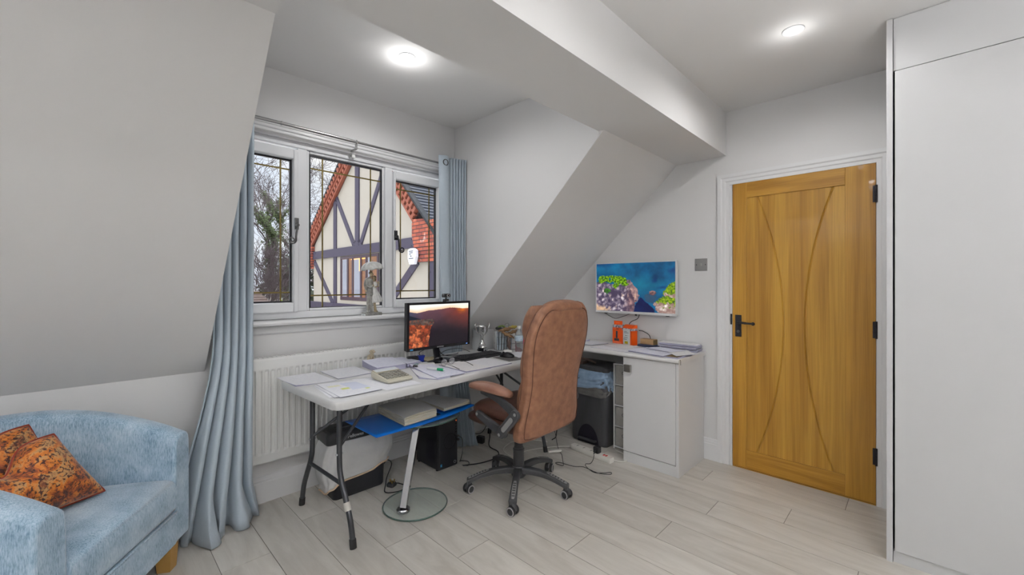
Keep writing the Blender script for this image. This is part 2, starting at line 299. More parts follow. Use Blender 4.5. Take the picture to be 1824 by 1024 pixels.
# ---------------------------------------------------------------- mesh builder
WM = {}
def TR(x=0, y=0, z=0): return Matrix.Translation((x, y, z))
def RX(a): return Matrix.Rotation(a, 4, 'X')
def RY(a): return Matrix.Rotation(a, 4, 'Y')
def RZ(a): return Matrix.Rotation(a, 4, 'Z')
class MB:
    def __init__(s): s.v = []; s.f = []; s.uv = {}; s.M = Matrix()
    def add(s, vs, fs, M=None):
        M = s.M @ M if M is not None else s.M
        n = len(s.v); s.v += [M @ Vector(p) for p in vs]; s.f += [tuple(i+n for i in f) for f in fs]; return s
    def box(s, c, d, M=None):
        x, y, z = d[0]/2, d[1]/2, d[2]/2
        vs = [(c[0]+a*x, c[1]+b*y, c[2]+e*z) for e in (-1, 1) for a, b in ((-1, -1), (1, -1), (1, 1), (-1, 1))]
        return s.add(vs, [(3, 2, 1, 0), (4, 5, 6, 7), (0, 1, 5, 4), (1, 2, 6, 5), (2, 3, 7, 6), (3, 0, 4, 7)], M)
    def bb(s, x0, x1, y0, y1, z0, z1, M=None): return s.box(((x0+x1)/2, (y0+y1)/2, (z0+z1)/2), (abs(x1-x0), abs(y1-y0), abs(z1-z0)), M)
    def rings(s, R, closed=True, cap=True, M=None, loop=False):
        n = len(R[0]); vs = [p for r in R for p in r]; fs = []
        m = n if closed else n-1
        K = len(R) if loop else len(R)-1
        for i in range(K):
            j = (i+1) % len(R)
            for k in range(m): k2 = (k+1) % n; fs.append((i*n+k, i*n+k2, j*n+k2, j*n+k))
        if cap and closed and not loop: fs.append(tuple(range(n-1, -1, -1))); fs.append(tuple((len(R)-1)*n+k for k in range(n)))
        return s.add(vs, fs, M)
    def tube(s, pts, r, n=10, M=None, loop=False, cap=True):
        P = [Vector(p) for p in pts]; R = []; N_ = len(P)
        rr = r if isinstance(r, (list, tuple)) else [r]*N_
        up = None
        for i, p in enumerate(P):
            if loop: t = P[(i+1) % N_]-P[i-1]
            else: t = P[min(i+1, N_-1)]-P[max(i-1, 0)]
            t.normalize()
            if up is None:
                up = Vector((0, 0, 1)) if abs(t.z) < .9 else Vector((1, 0, 0))
            a = t.cross(up)
            if a.length < 1e-6: a = t.orthogonal()
            a.normalize(); b = a.cross(t); b.normalize(); up = b
            R.append([tuple(p + a*(rr[i]*math.cos(2*PI*k/n)) + b*(rr[i]*math.sin(2*PI*k/n))) for k in range(n)])
        return s.rings(R, True, cap, M, loop)
    def cyl(s, p0, p1, r, n=20, r1=None, M=None): return s.tube([p0, p1], [r, r if r1 is None else r1], n, M)
    def lathe(s, prof, n=24, c=(0, 0, 0), M=None, cap=True):
        R = [[(c[0]+r*math.cos(2*PI*k/n), c[1]+r*math.sin(2*PI*k/n), c[2]+z) for k in range(n)] for r, z in prof]
        return s.rings(R, True, cap, M)
    def ball(s, c, r, n=14, M=None):
        if not isinstance(r, (tuple, list)): r = (r, r, r)
        R = []
        for i in range(1, n):
            a = -PI/2+PI*i/n; R.append([(c[0]+r[0]*math.cos(a)*math.cos(2*PI*k/n), c[1]+r[1]*math.cos(a)*math.sin(2*PI*k/n), c[2]+r[2]*math.sin(a)) for k in range(n)])
        return s.rings(R, True, True, M)
    def prism(s, poly, a, b, axis='Z', M=None):
        """poly of 2D points extruded between a and b along an axis (X: poly=(y,z), Y: poly=(x,z), Z: poly=(x,y))"""
        def P(u, v, w): return {'X': (w, u, v), 'Y': (u, w, v), 'Z': (u, v, w)}[axis]
        return s.rings([[P(u, v, a) for u, v in poly], [P(u, v, b) for u, v in poly]], True, True, M)
    def grid(s, fn, nu, nv, M=None, uv=False):
        vs = [fn(i/nu, j/nv) for j in range(nv+1) for i in range(nu+1)]
        fs = [(j*(nu+1)+i, j*(nu+1)+i+1, (j+1)*(nu+1)+i+1, (j+1)*(nu+1)+i) for j in range(nv) for i in range(nu)]
        f0 = len(s.f); s.add(vs, fs, M)
        if uv:
            for q, (j, i) in enumerate((j, i) for j in range(nv) for i in range(nu)): s.uv[f0+q] = [(i/nu, j/nv), ((i+1)/nu, j/nv), ((i+1)/nu, (j+1)/nv), (i/nu, (j+1)/nv)]
        return s
    def build(s, name, m, parent=None, world=False, bevel=0, seg=2, smooth=False, sub=0, solid=0, remesh=0, origin=None, auto=None, fix=True):
        me = bpy.data.meshes.new(name)
        vs = s.v
        loc = Vector((0, 0, 0))
        if parent is not None:
            if world: inv = WM[parent.name].inverted(); vs = [inv @ p for p in vs]
        else:
            if origin is None:
                xs = [p.x for p in vs]; ys = [p.y for p in vs]; zs = [p.z for p in vs]
                origin = ((min(xs)+max(xs))/2, (min(ys)+max(ys))/2, min(zs))
            loc = Vector(origin); vs = [p-loc for p in vs]
        me.from_pydata([tuple(p) for p in vs], [], s.f)
        if s.uv:
            ul = me.uv_layers.new(name='sheet')
            for pi, c in s.uv.items():
                for li, co in zip(me.polygons[pi].loop_indices, c): ul.data[li].uv = co
        if fix:
            bm = bmesh.new(); bm.from_mesh(me); bmesh.ops.recalc_face_normals(bm, faces=bm.faces); bm.to_mesh(me); bm.free()
        if smooth: me.polygons.foreach_set('use_smooth', [True]*len(me.polygons))
        me.materials.append(MATS[m]); o = bpy.data.objects.new(name, me); COL.objects.link(o)
        if auto:   # smooth by angle
            bm = bmesh.new(); bm.from_mesh(me)
            for e in bm.edges:
                if len(e.link_faces) == 2 and e.calc_face_angle(0) > auto: e.smooth = False
            for f in bm.faces: f.smooth = True
            bm.to_mesh(me); bm.free()
        if parent is not None: o.parent = parent; WM[o.name] = WM[parent.name].copy()
        else: o.location = loc; WM[o.name] = TR(*loc)
        if solid: q = o.modifiers.new('solid', 'SOLIDIFY'); q.thickness = solid; q.offset = 0
        if remesh: q = o.modifiers.new('fuse', 'REMESH'); q.mode = 'VOXEL'; q.voxel_size = remesh; q.use_smooth_shade = True; w = o.modifiers.new('soft', 'SMOOTH'); w.iterations = 3; w.factor = .5
        if bevel: q = o.modifiers.new('bevel', 'BEVEL'); q.width = bevel; q.segments = seg; q.limit_method = 'ANGLE'; q.angle_limit = .6; q.harden_normals = False
        if sub: q = o.modifiers.new('sub', 'SUBSURF'); q.levels = sub; q.render_levels = sub
        return o
def tag(o, label=None, cat=None, group=None, kind=None):
    if label: o['label'] = label
    if cat: o['category'] = cat
    if group: o['group'] = group
    if kind: o['kind'] = kind
    return o
def thing(name, label, cat, loc, rz=0, group=None, kind=None, M=None):
    o = bpy.data.objects.new(name, None); COL.objects.link(o); o.empty_display_size = .05
    W = M if M is not None else TR(*loc) @ RZ(rz)
    o.matrix_world = W; o.location = W.to_translation(); o.rotation_euler = W.to_euler(); WM[o.name] = W.copy()
    return tag(o, label, cat, group, kind)
def struct(o, label=None): o['kind'] = 'structure'; 
def copy_tree(o, parent=None):
    c = o.copy(); COL.objects.link(c); WM[c.name] = WM[o.name].copy()
    if parent is not None: c.parent = parent
    for ch in [x for x in bpy.data.objects if x.parent == o]: copy_tree(ch, c)
    return c
def text(body, size, parent, M, m, name='lettering', ext=.0008, sx=1, bold=0):
    cu = bpy.data.curves.new('t', 'FONT'); cu.body = body; cu.size = size; cu.extrude = ext; cu.align_x = 'CENTER'; cu.align_y = 'CENTER'; cu.resolution_u = 3; cu.offset = bold
    t = bpy.data.objects.new('t', cu); COL.objects.link(t)
    dg = bpy.context.evaluated_depsgraph_get(); me = bpy.data.meshes.new_from_object(t.evaluated_get(dg)); bpy.data.objects.remove(t)
    me.transform(M @ Matrix.Diagonal((sx, 1, 1, 1))); me.materials.clear(); me.materials.append(MATS[m]); me.name = name
    o = bpy.data.objects.new(name, me); COL.objects.link(o); o.parent = parent; WM[o.name] = WM[parent.name].copy(); return o
def rrect(w, h, r, n=6, c=(0, 0)):
    P = []
    for cx, cy, a0 in ((w/2-r, h/2-r, 0), (-w/2+r, h/2-r, PI/2), (-w/2+r, -h/2+r, PI), (w/2-r, -h/2+r, 1.5*PI)):
        for k in range(n+1): a = a0+PI/2*k/n; P.append((c[0]+cx+r*math.cos(a), c[1]+cy+r*math.sin(a)))
    return P
def spl(pts, n=8):
    """Catmull-Rom through points"""
    P = [Vector(p) for p in pts]; Q = [P[0]*2-P[1]]+P+[P[-1]*2-P[-2]]; out = []
    for i in range(1, len(Q)-2):
        for k in range(n):
            t = k/n; a, b, c, d = Q[i-1], Q[i], Q[i+1], Q[i+2]
            out.append(.5*((2*b)+(c-a)*t+(2*a-5*b+4*c-d)*t*t+(3*b-a-3*c+d)*t**3))
    out.append(P[-1]); return [tuple(p) for p in out]

# ================================================================ THE ROOM
YA = 2.775; XB = 3.207; XL = .45; XC = 2.156; ZC = 2.515; ZB = 2.206; YF = .988; YR = 1.378; ZD = 2.58; ZK = .813
KL = 1.151; KR = .9736; X0 = -1.7; Y0 = -2.7; WT = .085
def build_floor():
    g = MB(); g.bb(X0, XB, Y0, YA, -.05, -.0015)
    f = MB(); tones = []
    joints = {2: 2.222, 4: 2.40, 8: 1.212, 10: .957, 11: 1.393, 12: .85, 13: .52, 14: 1.015, 9: 1.75, 3: 1.55, 5: 1.86, 6: 2.75, 7: .75, 15: .3}
    rnd = random.Random(3); gp = .0016; PL = 1.2
    x = .02 - 9*.2; k = -9
    while x < XB:
        x0, x1 = max(x, X0), min(x+.2, XB)
        j = joints.get(k, rnd.uniform(0, PL)); y = j - math.ceil((j-Y0)/PL)*PL
        while y < YA and x1 > x0:
            a, b = max(y, Y0), min(y+PL, YA)
            if b-a > .01:
                f.bb(x0+gp, x1-gp, a+gp, b-gp, -.01, 0); tones += [rnd.random()]*8
            y += PL
        x += .2; k += 1
    o = f.build('floor', 'floor_plank', origin=(0, 0, 0)); struct(o)
    at = o.data.attributes.new('tone', 'FLOAT', 'POINT'); at.data.foreach_set('value', tones)
    b = g.build('floor_grout', 'grout', o); b['label'] = 'thin grey grout lines'
build_floor()

# window wall with its opening, in one mesh
WX0, WX1, WZ0, WZ1 = .47, 2.058, 1.07, 2.185
def wall_back():
    w = MB(); y0, y1 = YA, YA+WT
    w.bb(X0-.1, WX0, y0, y1, -.05, 2.75); w.bb(WX1, XB+.1, y0, y1, -.05, 2.75)
    w.bb(WX0, WX1, y0, y1, -.05, WZ0); w.bb(WX0, WX1, y0, y1, WZ1, 2.75)
    struct(w.build('wall_back', 'wall_paint', origin=(0, YA, 0)))
wall_back()
DY0, DY1, DZ = .172, .950, 2.0
def wall_right():
    w = MB(); x0, x1 = XB, XB+.12
    w.bb(x0, x1, DY1, YA+.1, -.05, 2.75); w.bb(x0, x1, Y0, DY0, -.05, 2.75); w.bb(x0, x1, DY0, DY1, DZ, 2.75)
    w.bb(x0+.10, x1+.02, DY0, DY1, -.05, DZ)   # closes the corridor side behind the door
    struct(w.build('wall_right', 'wall_paint', origin=(XB, 0, 0)))
wall_right()
o = MB().bb(X0-.1, X0, Y0, YA+.1, -.05, 2.75).build('wall_left', 'wall_paint'); struct(o)
o = MB().bb(X0-.1, XB+.1, Y0-.1, Y0, -.05, 2.75).build('wall_front', 'wall_paint'); struct(o)
# flat ceiling of the main room, the dropped beam, the dormer ceiling
o = MB().bb(X0, XB, Y0, YF, ZC, ZC+.12).build('ceiling', 'ceiling_paint'); struct(o)
def beam():
    m = MB(); top = 2.75
    m.bb(X0, XB, YF, YR, ZB, top)
    m.bb(X0, XL, YR, 1.60, ZB, top)
    struct(m.build('ceiling_beam', 'ceiling_paint'))
beam()
o = MB().bb(XL-.02, XC+.02, YR, YA+.02, ZD, ZD+.1).build('ceiling_dormer', 'ceiling_paint'); struct(o)
def slopes():
    yt = lambda z, k: YA-(z-ZK)/k
    zt = 2.30
    m = MB(); y = yt(zt, KL); m.prism([(YA+.05, ZK-.05*KL), (y, zt), (y+.12, zt+.1), (YA+.15, ZK+.03)], X0, XL-.0015, 'X')
    struct(m.build('ceiling_slope_left', 'ceiling_paint'))
    m = MB(); y = yt(zt, KR); m.prism([(YA+.05, ZK-.05*KR), (y, zt), (y+.12, zt+.1), (YA+.15, ZK+.03)], XC+.0015, XB, 'X')
    struct(m.build('ceiling_slope_right', 'ceiling_paint'))
    # dormer cheeks: triangular side walls above the slopes
    yt2 = lambda z: YA-(z-ZK)/KR
    struct(MB().prism([(YA+.02, ZK-.018), (YR, ZK+.001+(YA-YR)*KR), (YR, ZD+.02), (YA+.02, ZD+.02)], XC, XC+.1, 'X').build('wall_dormer_right', 'wall_paint'))
    struct(MB().prism([(YA+.02, ZK-.022), (YR, ZK+.001+(YA-YR)*KL), (YR, ZD+.02), (YA+.02, ZD+.02)], XL-.1, XL, 'X').build('wall_dormer_left', 'wall_paint'))
slopes()
def skirting():
    pr = [(0, 0), (.018, 0), (.018, .115), (.013, .122), (.013, .130), (.009, .136), (.007, .15), (0, .155)]
    m = MB(); m.prism([(YA-a, z) for a, z in pr], X0, XB, 'X'); struct(m.build('baseboard_back', 'white_gloss'))
    m = MB(); m.prism([(XB-a, z) for a, z in pr], 1.045, 1.12, 'Y', M=None) if False else None
    m = MB(); R = [[(XB-a, y, z) for a, z in pr] for y in (1.041, YA)]; m.rings(R); struct(m.build('baseboard_right', 'white_gloss'))
    m = MB(); R = [[(X0+a, y, z) for a, z in pr] for y in (Y0, YA)]; m.rings(R); struct(m.build('baseboard_left', 'white_gloss'))
skirting()

# ---------------------------------------------------------------- window
def window():
    w = thing('window_1', None, None, ((WX0+WX1)/2, YA, WZ0)); w['kind'] = 'structure'
    f = MB(); yo, yi = YA+.075, YA-.002
    def fr(mb, x0, x1, z0, z1, t, ya, yb, tb=None):
        tb = t if tb is None else tb
        mb.bb(x0, x0+t, ya, yb, z0, z1); mb.bb(x1-t, x1, ya, yb, z0, z1); mb.bb(x0+t, x1-t, ya, yb, z0, z0+tb); mb.bb(x0+t, x1-t, ya, yb, z1-t, z1)
    fr(f, WX0, WX1, WZ0, WZ1, .045, yi+.012, yo)
    for a, b in ((.928, .985), (1.527, 1.585)): f.bb(a, b, yi+.012, yo, WZ0+.045, WZ1-.045)
    f.build('window_frame', 'upvc', w, True, bevel=.005)
    # sashes: left and right open, the centre is fixed glazing
    G = {'l': (.545, .898, 1.172, 2.062), 'c': (1.003, 1.509, 1.127, 2.118), 'r': (1.603, 1.984, 1.172, 2.062)}
    for k, (x0, x1, z0, z1) in G.items():
        s = MB()
        if k == 'c': fr(s, .985, 1.527, WZ0+.045, WZ1-.045, .017, YA+.022, YA+.065); nm = 'glazing_bead'
        else:
            ox0, ox1 = (x0-.045, .926) if k == 'l' else (1.587, x1+.045)
            t = min(x0-ox0, ox1-x1)
            s.bb(ox0, x0, YA-.012, YA+.055, z0-.06, z1+.06); s.bb(x1, ox1, YA-.012, YA+.055, z0-.06, z1+.06)
            s.bb(x0, x1, YA-.012, YA+.055, z0-.06, z0); s.bb(x0, x1, YA-.012, YA+.055, z1, z1+.06); nm = 'sash'
        s.build(nm, 'upvc', w, True, bevel=.007, seg=3)
        b = MB(); fr(b, x0-.002, x1+.002, z0-.002, z1+.002, .011, YA+.03, YA+.047); b.build('glazing_seal', 'black_seal_and_shade', w, True)
        p = MB().bb(x0, x1, YA+.036, YA+.042, z0, z1).build('window_pane', 'window_glass', w, True)
        # gold glazing bars laid on the pane
        l = MB(); ins = .062 if k != 'c' else .085
        for zz in (z0+ins, z1-ins): l.bb(x0, x1, YA+.0335, YA+.0365, zz-.0045, zz+.0045)
        for xx in (x0+ins, x1-ins): l.bb(xx-.0045, xx+.0045, YA+.033, YA+.036, z0, z1)
        l.build('glazing_bars', 'gold_lead', w, True)['label'] = 'thin gold glazing bars on the pane'
    # monkey tail handles
    for hx, hz, s, mm in ((.912, 1.60, -1, 'pewter'), (1.596, 1.585, 1, 'iron_black')):
        h = MB(); h.box((hx, YA-.018, hz+.06), (.022, .012, .07)); h.cyl((hx, YA-.024, hz+.05), (hx, YA-.045, hz+.05), .009)
        P = [(hx, YA-.045, hz+.05), (hx+.004*s, YA-.047, hz+.03), (hx+.010*s, YA-.046, hz+.0), (hx+.012*s, YA-.045, hz-.04)]
        cx, cz, r = hx+.034*s, hz-.045, .022
        for k in range(26):
            a = PI + k*.38; rr = r*(1-k/34); P.append((cx+rr*math.cos(a)*s, YA-.045, cz+rr*math.sin(a)))
        h.tube(P, [.0062]*4+[.0058-.0001*k for k in range(26)], 8)
        h.build('handle', mm, w, True, auto=.7)['label'] = 'curled monkey-tail window handle'
    s = MB(); s.prism([(YA-.075, WZ0-.03), (YA-.085, WZ0-.025), (YA-.088, WZ0-.014), (YA-.085, WZ0-.005), (YA-.075, WZ0), (YA+.02, WZ0), (YA+.02, WZ0-.03)], XL+.005, WX1+.02, 'X')
    s.build('window_sill', 'white_gloss', w, True)
    m = MB(); m.prism([(YA-.008, WZ0-.03), (YA-.015, WZ0-.04), (YA-.015, WZ0-.075), (YA-.006, WZ0-.085), (YA, WZ0-.085), (YA, WZ0-.03)], XL+.005, WX1+.01, 'X'); m.build('apron_board', 'white_gloss', w, True)
    a = MB(); pr = [(0, WZ1-.01), (-.014, WZ1-.01), (-.014, WZ1+.03), (-.022, WZ1+.036), (-.022, WZ1+.05), (-.028, WZ1+.056), (-.028, WZ1+.068), (0, WZ1+.072)]
    a.prism([(YA+y, z) for y, z in pr], XL+.003, WX1+.045, 'X'); a.bb(WX1-.006, WX1+.035, YA-.016, YA, WZ0, WZ1); a.build('window_casing', 'white_gloss', w, True)
    e = MB(); e.bb(1.265, 1.29, YA-.012, YA, 2.150, 2.172); e.bb(1.23, 1.245, YA-.016, YA, 2.19, 2.203); e.build('casing_clip', 'radiator_white', w, True)
window()

# ---------------------------------------------------------------- door
def door():
    d = thing('door_1', None, None, (XB, .56, 0)); d['kind'] = 'structure'
    fx = XB-.007                       # face of the leaf
    y0, y1, z0, z1 = .178, .943, .010, 1.992
    py0, py1, pz0, pz1 = .318, .853, .135, 1.885
    s = MB(); s.bb(fx, fx+.04, y0, py0, z0, z1); s.bb(fx, fx+.04, py1, y1, z0, z1); s.build('door_stile', 'oak_upright', d, True, bevel=.0015)
    r = MB(); r.bb(fx, fx+.04, py0, py1, z0, pz0); r.bb(fx, fx+.04, py0, py1, pz1, z1)
    r.build('door_rail', 'oak_rail', d, True, bevel=.0015)
    def arc(pts, z):   # circle through three (y,z) points, returns y at z
        (a, b), (c, e), (g, h) = pts
        A = 2*(c-a); B = 2*(e-b); Cc = c*c+e*e-a*a-b*b; D = 2*(g-a); E_ = 2*(h-b); F = g*g+h*h-a*a-b*b
        den = A*E_-B*D; cy = (Cc*E_-B*F)/den; cz = (A*F-Cc*D)/den; R2 = (a-cy)**2+(b-cz)**2
        t = max(R2-(z-cz)**2, 0)**.5; return cy+t if c > cy else cy-t
    A1 = ((.790, 1.885), (.637, 1.03), (.790, .135)); A2 = ((.375, 1.885), (.520, 1.03), (.375, .135))
    NY, NZ = 300, 130
    def fn(u, v):
        y = py0+(py1-py0)*u; z = pz0+(pz1-pz0)*v; dx = .007
        for A_ in (A1, A2):
            q = abs(y-arc(A_, z)); 
            if q < .0050: dx += .0065*(1-(q/.0050)**2)
        return (fx+dx, y, z)
    p = MB(); p.grid(fn, NY, NZ); p.build('door_panel', 'oak_panel', d, True, smooth=False)['label'] = 'recessed oak panel with two bowed grooves'
    b = MB()
    for k in (py0, py1): b.bb(fx+.0005, fx+.006, k-.003, k+.003, pz0, pz1)
    # architrave
    a = MB()
    pr = [(0, 0), (.020, .0), (.020, .022), (.015, .030), (.015, .048), (.010, .055), (.010, .075), (0, .078)]   # (depth, distance from outer edge)
    oy0, oy1, oz = .100, 1.041, 2.066
    R = []
    for (cy, cz, sy, sz) in ((oy1, 0, -1, 0), (oy1, oz, -1, -1), (oy0, oz, 1, -1), (oy0, 0, 1, 0)):
        R.append([(XB-dp, cy+sy*t, cz+sz*t) for dp, t in pr])
    a.rings(R); a.build('architrave', 'white_gloss', d, True)
    j = MB(); j.bb(XB-.004, XB+.1, y0-.012, y0-.003, 0, z1+.012); j.bb(XB-.004, XB+.1, y1+.003, y1+.012, 0, z1+.012); j.bb(XB-.004, XB+.1, y0-.012, y1+.012, z1+.003, z1+.012)
    j.build('door_lining', 'white_gloss', d, True)
    t = MB(); t.bb(XB-.004, XB+.09, y0, y1, 0, .006); t.build('threshold', 'oak_rail', d, True)
    k = MB(); k.bb(fx+.02, fx+.1, y0-.003, y1+.003, .004, z1+.004); k.build('gap_shade_slab', 'black_seal_and_shade', d, True)  # black slab put in as the shade of the gap round the leaf
    for z in (1.81, 1.02, .285):
        h = MB(); h.bb(fx-.0015, fx+.003, .160, .192, z-.048, z+.048)
        h.cyl((fx-.006, .176, z-.05), (fx-.006, .176, z+.05), .006, 12); h.build('hinge', 'iron_black', d, True, auto=.6)
    q = MB(); q.bb(fx-.001, fx+.01, .947, .957, 1.00, 1.075); q.build('strike_plate', 'iron_black', d, True)
    hp = MB(); hp.bb(fx-.006, fx, .885, .925, .918, 1.070); hp.build('handle_plate', 'iron_black', d, True, bevel=.003)
    hl = MB(); hl.cyl((fx-.005, .905, 1.02), (fx-.016, .905, 1.02), .015, 16); hl.cyl((fx-.015, .905, 1.02), (fx-.045, .905, 1.02), .008)
    hl.tube(spl([(fx-.042, .905, 1.02), (fx-.048, .885, 1.021), (fx-.048, .84, 1.017), (fx-.046, .805, 1.016)], 5), [.008]*10+[.007]*5+[.009], 12); hl.ball((fx-.046, .803, 1.016), .012)
    hl.build('handle_lever', 'iron_black', d, True, auto=.7)
    kh = MB(); kh.cyl((fx-.005, .905, .955), (fx-.010, .905, .955), .010, 14); kh.build('keyhole_cover', 'pewter', d, True, auto=.7)
door()

# ---------------------------------------------------------------- fitted wardrobe
def wardrobe():
    xf = 2.606
    w = thing('wardrobe', 'tall white fitted wardrobe beside the oak door', 'wardrobe', (2.9, -1.2, 0))
    e = MB(); e.bb(xf, XB-.022, .086, .108, 0, ZC-.002); e.build('end_panel', 'wardrobe_laminate', w, True, bevel=.001)
    c = MB(); c.bb(xf+.03, XB-.02, Y0+.02, .08, .07, ZC-.01); c.build('carcass', 'wardrobe_laminate', w, True)
    p = MB(); p.bb(xf+.006, xf+.024, Y0+.02, .084, 2.272, ZC-.002); p.build('top_filler_panel', 'wardrobe_laminate', w, True, bevel=.0015)
    b = MB(); b.bb(xf+.012, xf+.03, Y0+.02, .084, 0, .052); b.build('plinth', 'wardrobe_laminate', w, True)
    y = .082
    for i in range(3):
        d = MB(); d.bb(xf+.002, xf+.022, y-.918, y-.003, .056, 2.268); d.build('wardrobe_door', 'wardrobe_laminate', w, True, bevel=.0015); y -= .921
wardrobe()

# ---------------------------------------------------------------- radiator
def radiator():
    x0, x1, z0, z1, yf = .60, 1.90, .258, .858, 2.690
    r = thing('radiator', 'white ribbed panel radiator under the window', 'radiator', ((x0+x1)/2, 2.72, z0))
    def prof(x):  # ribs
        t = ((x-x0-.04) % .0333)/.0333
        if x < x0+.045 or x > x1-.045: return 0
        if t < .30: return 0
        if t < .42: return -.009*(t-.30)/.12
        if t < .88: return -.009
        return -.009*(1-(t-.88)/.12)
    zs = [(z0, 0), (z0+.045, 0), (z0+.058, 1), (z1-.078, 1), (z1-.065, 0), (z1-.012, 0), (z1-.004, -.4), (z1, -1.2)]
    m = MB(); n = 420
    m.grid(lambda u, v: (x0+(x1-x0)*u, yf - (prof(x0+(x1-x0)*u)*zs[round(v*7)][1] if zs[round(v*7)][1] > 0 else zs[round(v*7)][1]*.006) if zs[round(v*7)][1] >= 0 else yf-zs[round(v*7)][1]*.006, zs[round(v*7)][0]), n, 7)
    m.build('front_panel', 'radiator_white', r, True, fix=False)
    b = MB(); b.bb(x0, x1, yf+.016, yf+.05, z0, z1-.012); b.bb(x0, x0+.004, yf+.002, yf+.06, z0, z1-.004); b.bb(x1-.004, x1, yf+.002, yf+.06, z0, z1-.004); b.build('back_panel', 'radiator_white', r, True)
    g = MB(); g.bb(x0, x1, yf+.006, yf+.062, z1-.006, z1-.002)
    for k in range(56): g.bb(x0+.02+k*.0243, x0+.03+k*.0243, yf+.008, yf+.06, z1-.003, z1+.001)
    g.build('top_grille', 'radiator_white', r, True)
    for x in (.85, 1.65): MB().bb(x-.015, x+.015, yf+.05, YA-.003, z0+.08, z1-.08).build('wall_bracket', 'radiator_white', r, True)
    v = MB(); v.cyl((x1+.03, yf+.03, 0), (x1+.03, yf+.03, z0+.05), .0075); v.cyl((x1-.01, yf+.03, z0+.05), (x1+.045, yf+.03, z0+.05), .012)
    v.build('valve_pipe', 'radiator_white', r, True, auto=.7)
radiator()

# ---------------------------------------------------------------- downlights (each lights the room itself)
LIGHTS = [(1.277, 2.083, ZD), (2.393, .435, ZC), (1.15, .40, ZC), (-.10, .40, ZC), (-1.2, .40, ZC), (.75, -.95, ZC), (-.6, -.95, ZC), (1.5, -2.1, ZC), (-.2, -2.1, ZC)]  # all after the third are added out of view for fill light
LLAB = ['round recessed downlight in the dormer ceiling above the window', 'round recessed downlight in the main ceiling, near the oak door']
def downlights():
    for i, (x, y, z) in enumerate(LIGHTS):
        lab = (LLAB+['recessed downlight in the main ceiling in front of the dormer', 'added fill downlight in the main ceiling above the viewer', 'added fill downlight in the main ceiling nearest the left wall', 'added fill downlight in the middle of the room behind the viewer', 'added fill downlight left of the room middle, behind the viewer', 'added fill downlight at the rear right of the room', 'added fill downlight at the rear left of the room'])[i]
        t = thing('downlight', lab, 'downlight', (x, y, z), 0, 'ceiling downlights')
        b = MB(); b.lathe([(.046, -.001), (.046, -.004), (.040, -.007), (.034, -.006), (.031, .0), (.031, -.0005)], 32); b.build('bezel', 'satin_nickel' if False else 'upvc', t, auto=.7)
        l = MB(); l.lathe([(.0005, -.0035), (.018, -.0045), (.031, -.0035), (.031, -.001)], 32); l.build('lens', 'lamp_lens', t, smooth=True)
        ld = bpy.data.lights.new('lamp', 'SPOT'); ld.energy = LAMP_W*(1.15, 1.0, .58, .75, .9, .05, .1, .05, .1)[i]; ld.spot_size = math.radians(172); ld.spot_blend = .5; ld.shadow_soft_size = .022; ld.color = (1.0, .985, .965)
        lo = bpy.data.objects.new('lamp', ld); COL.objects.link(lo); lo.location = (x, y, z-.02)
        pd = bpy.data.lights.new('added_glow', 'POINT'); pd.energy = LAMP_W*(.12 if i == 0 else .04); pd.shadow_soft_size = .028; pd.color = (1.0, .985, .965)   # added point source hung below the fitting to brighten the ceiling
        po = bpy.data.objects.new('added_glow', pd); COL.objects.link(po); po.location = (x, y, z-.085)
mat('lamp_lens', (255, 255, 255), .4, emit=((255, 252, 246), 14.0), bump=(5, .01))
downlights()
def uplighter(x, y, w, lab):  # added out-of-view lamp; its ceiling bounce fills the room
    t = thing('added_fill_lamp', lab, 'lamp', (x, y, 0))
    MB().lathe([(.001, 0), (.13, 0), (.13, .012), (.03, .022), (.001, .022)], 32).build('base', 'brushed_steel', t, auto=.6)
    MB().cyl((0, 0, .02), (0, 0, 1.66), .012, 14).build('pole', 'brushed_steel', t, auto=.7)
    MB().lathe([(.012, 1.655), (.05, 1.665), (.11, 1.70), (.145, 1.745), (.142, 1.747), (.105, 1.706), (.04, 1.675), (.001, 1.672)], 36, cap=False).build('bowl_shade', 'brushed_steel', t, smooth=True)
    ld = bpy.data.lights.new('lamp', 'SPOT'); ld.energy = w; ld.spot_size = math.radians(150); ld.spot_blend = .6; ld.shadow_soft_size = .06; ld.color = (1.0, .98, .955)
    lo = bpy.data.objects.new('lamp', ld); COL.objects.link(lo); lo.location = (x, y, 1.76); lo.rotation_euler = (PI, 0, 0)
uplighter(-1.25, .9, 95, 'added unseen fill lamp by the left wall, shining upwards')
uplighter(-.2, -1.9, 325, 'added unseen fill lamp at the rear of the room, shining upwards')
uplighter(1.1, -.7, 120, 'added unseen fill lamp in front of the wardrobe, shining upwards')

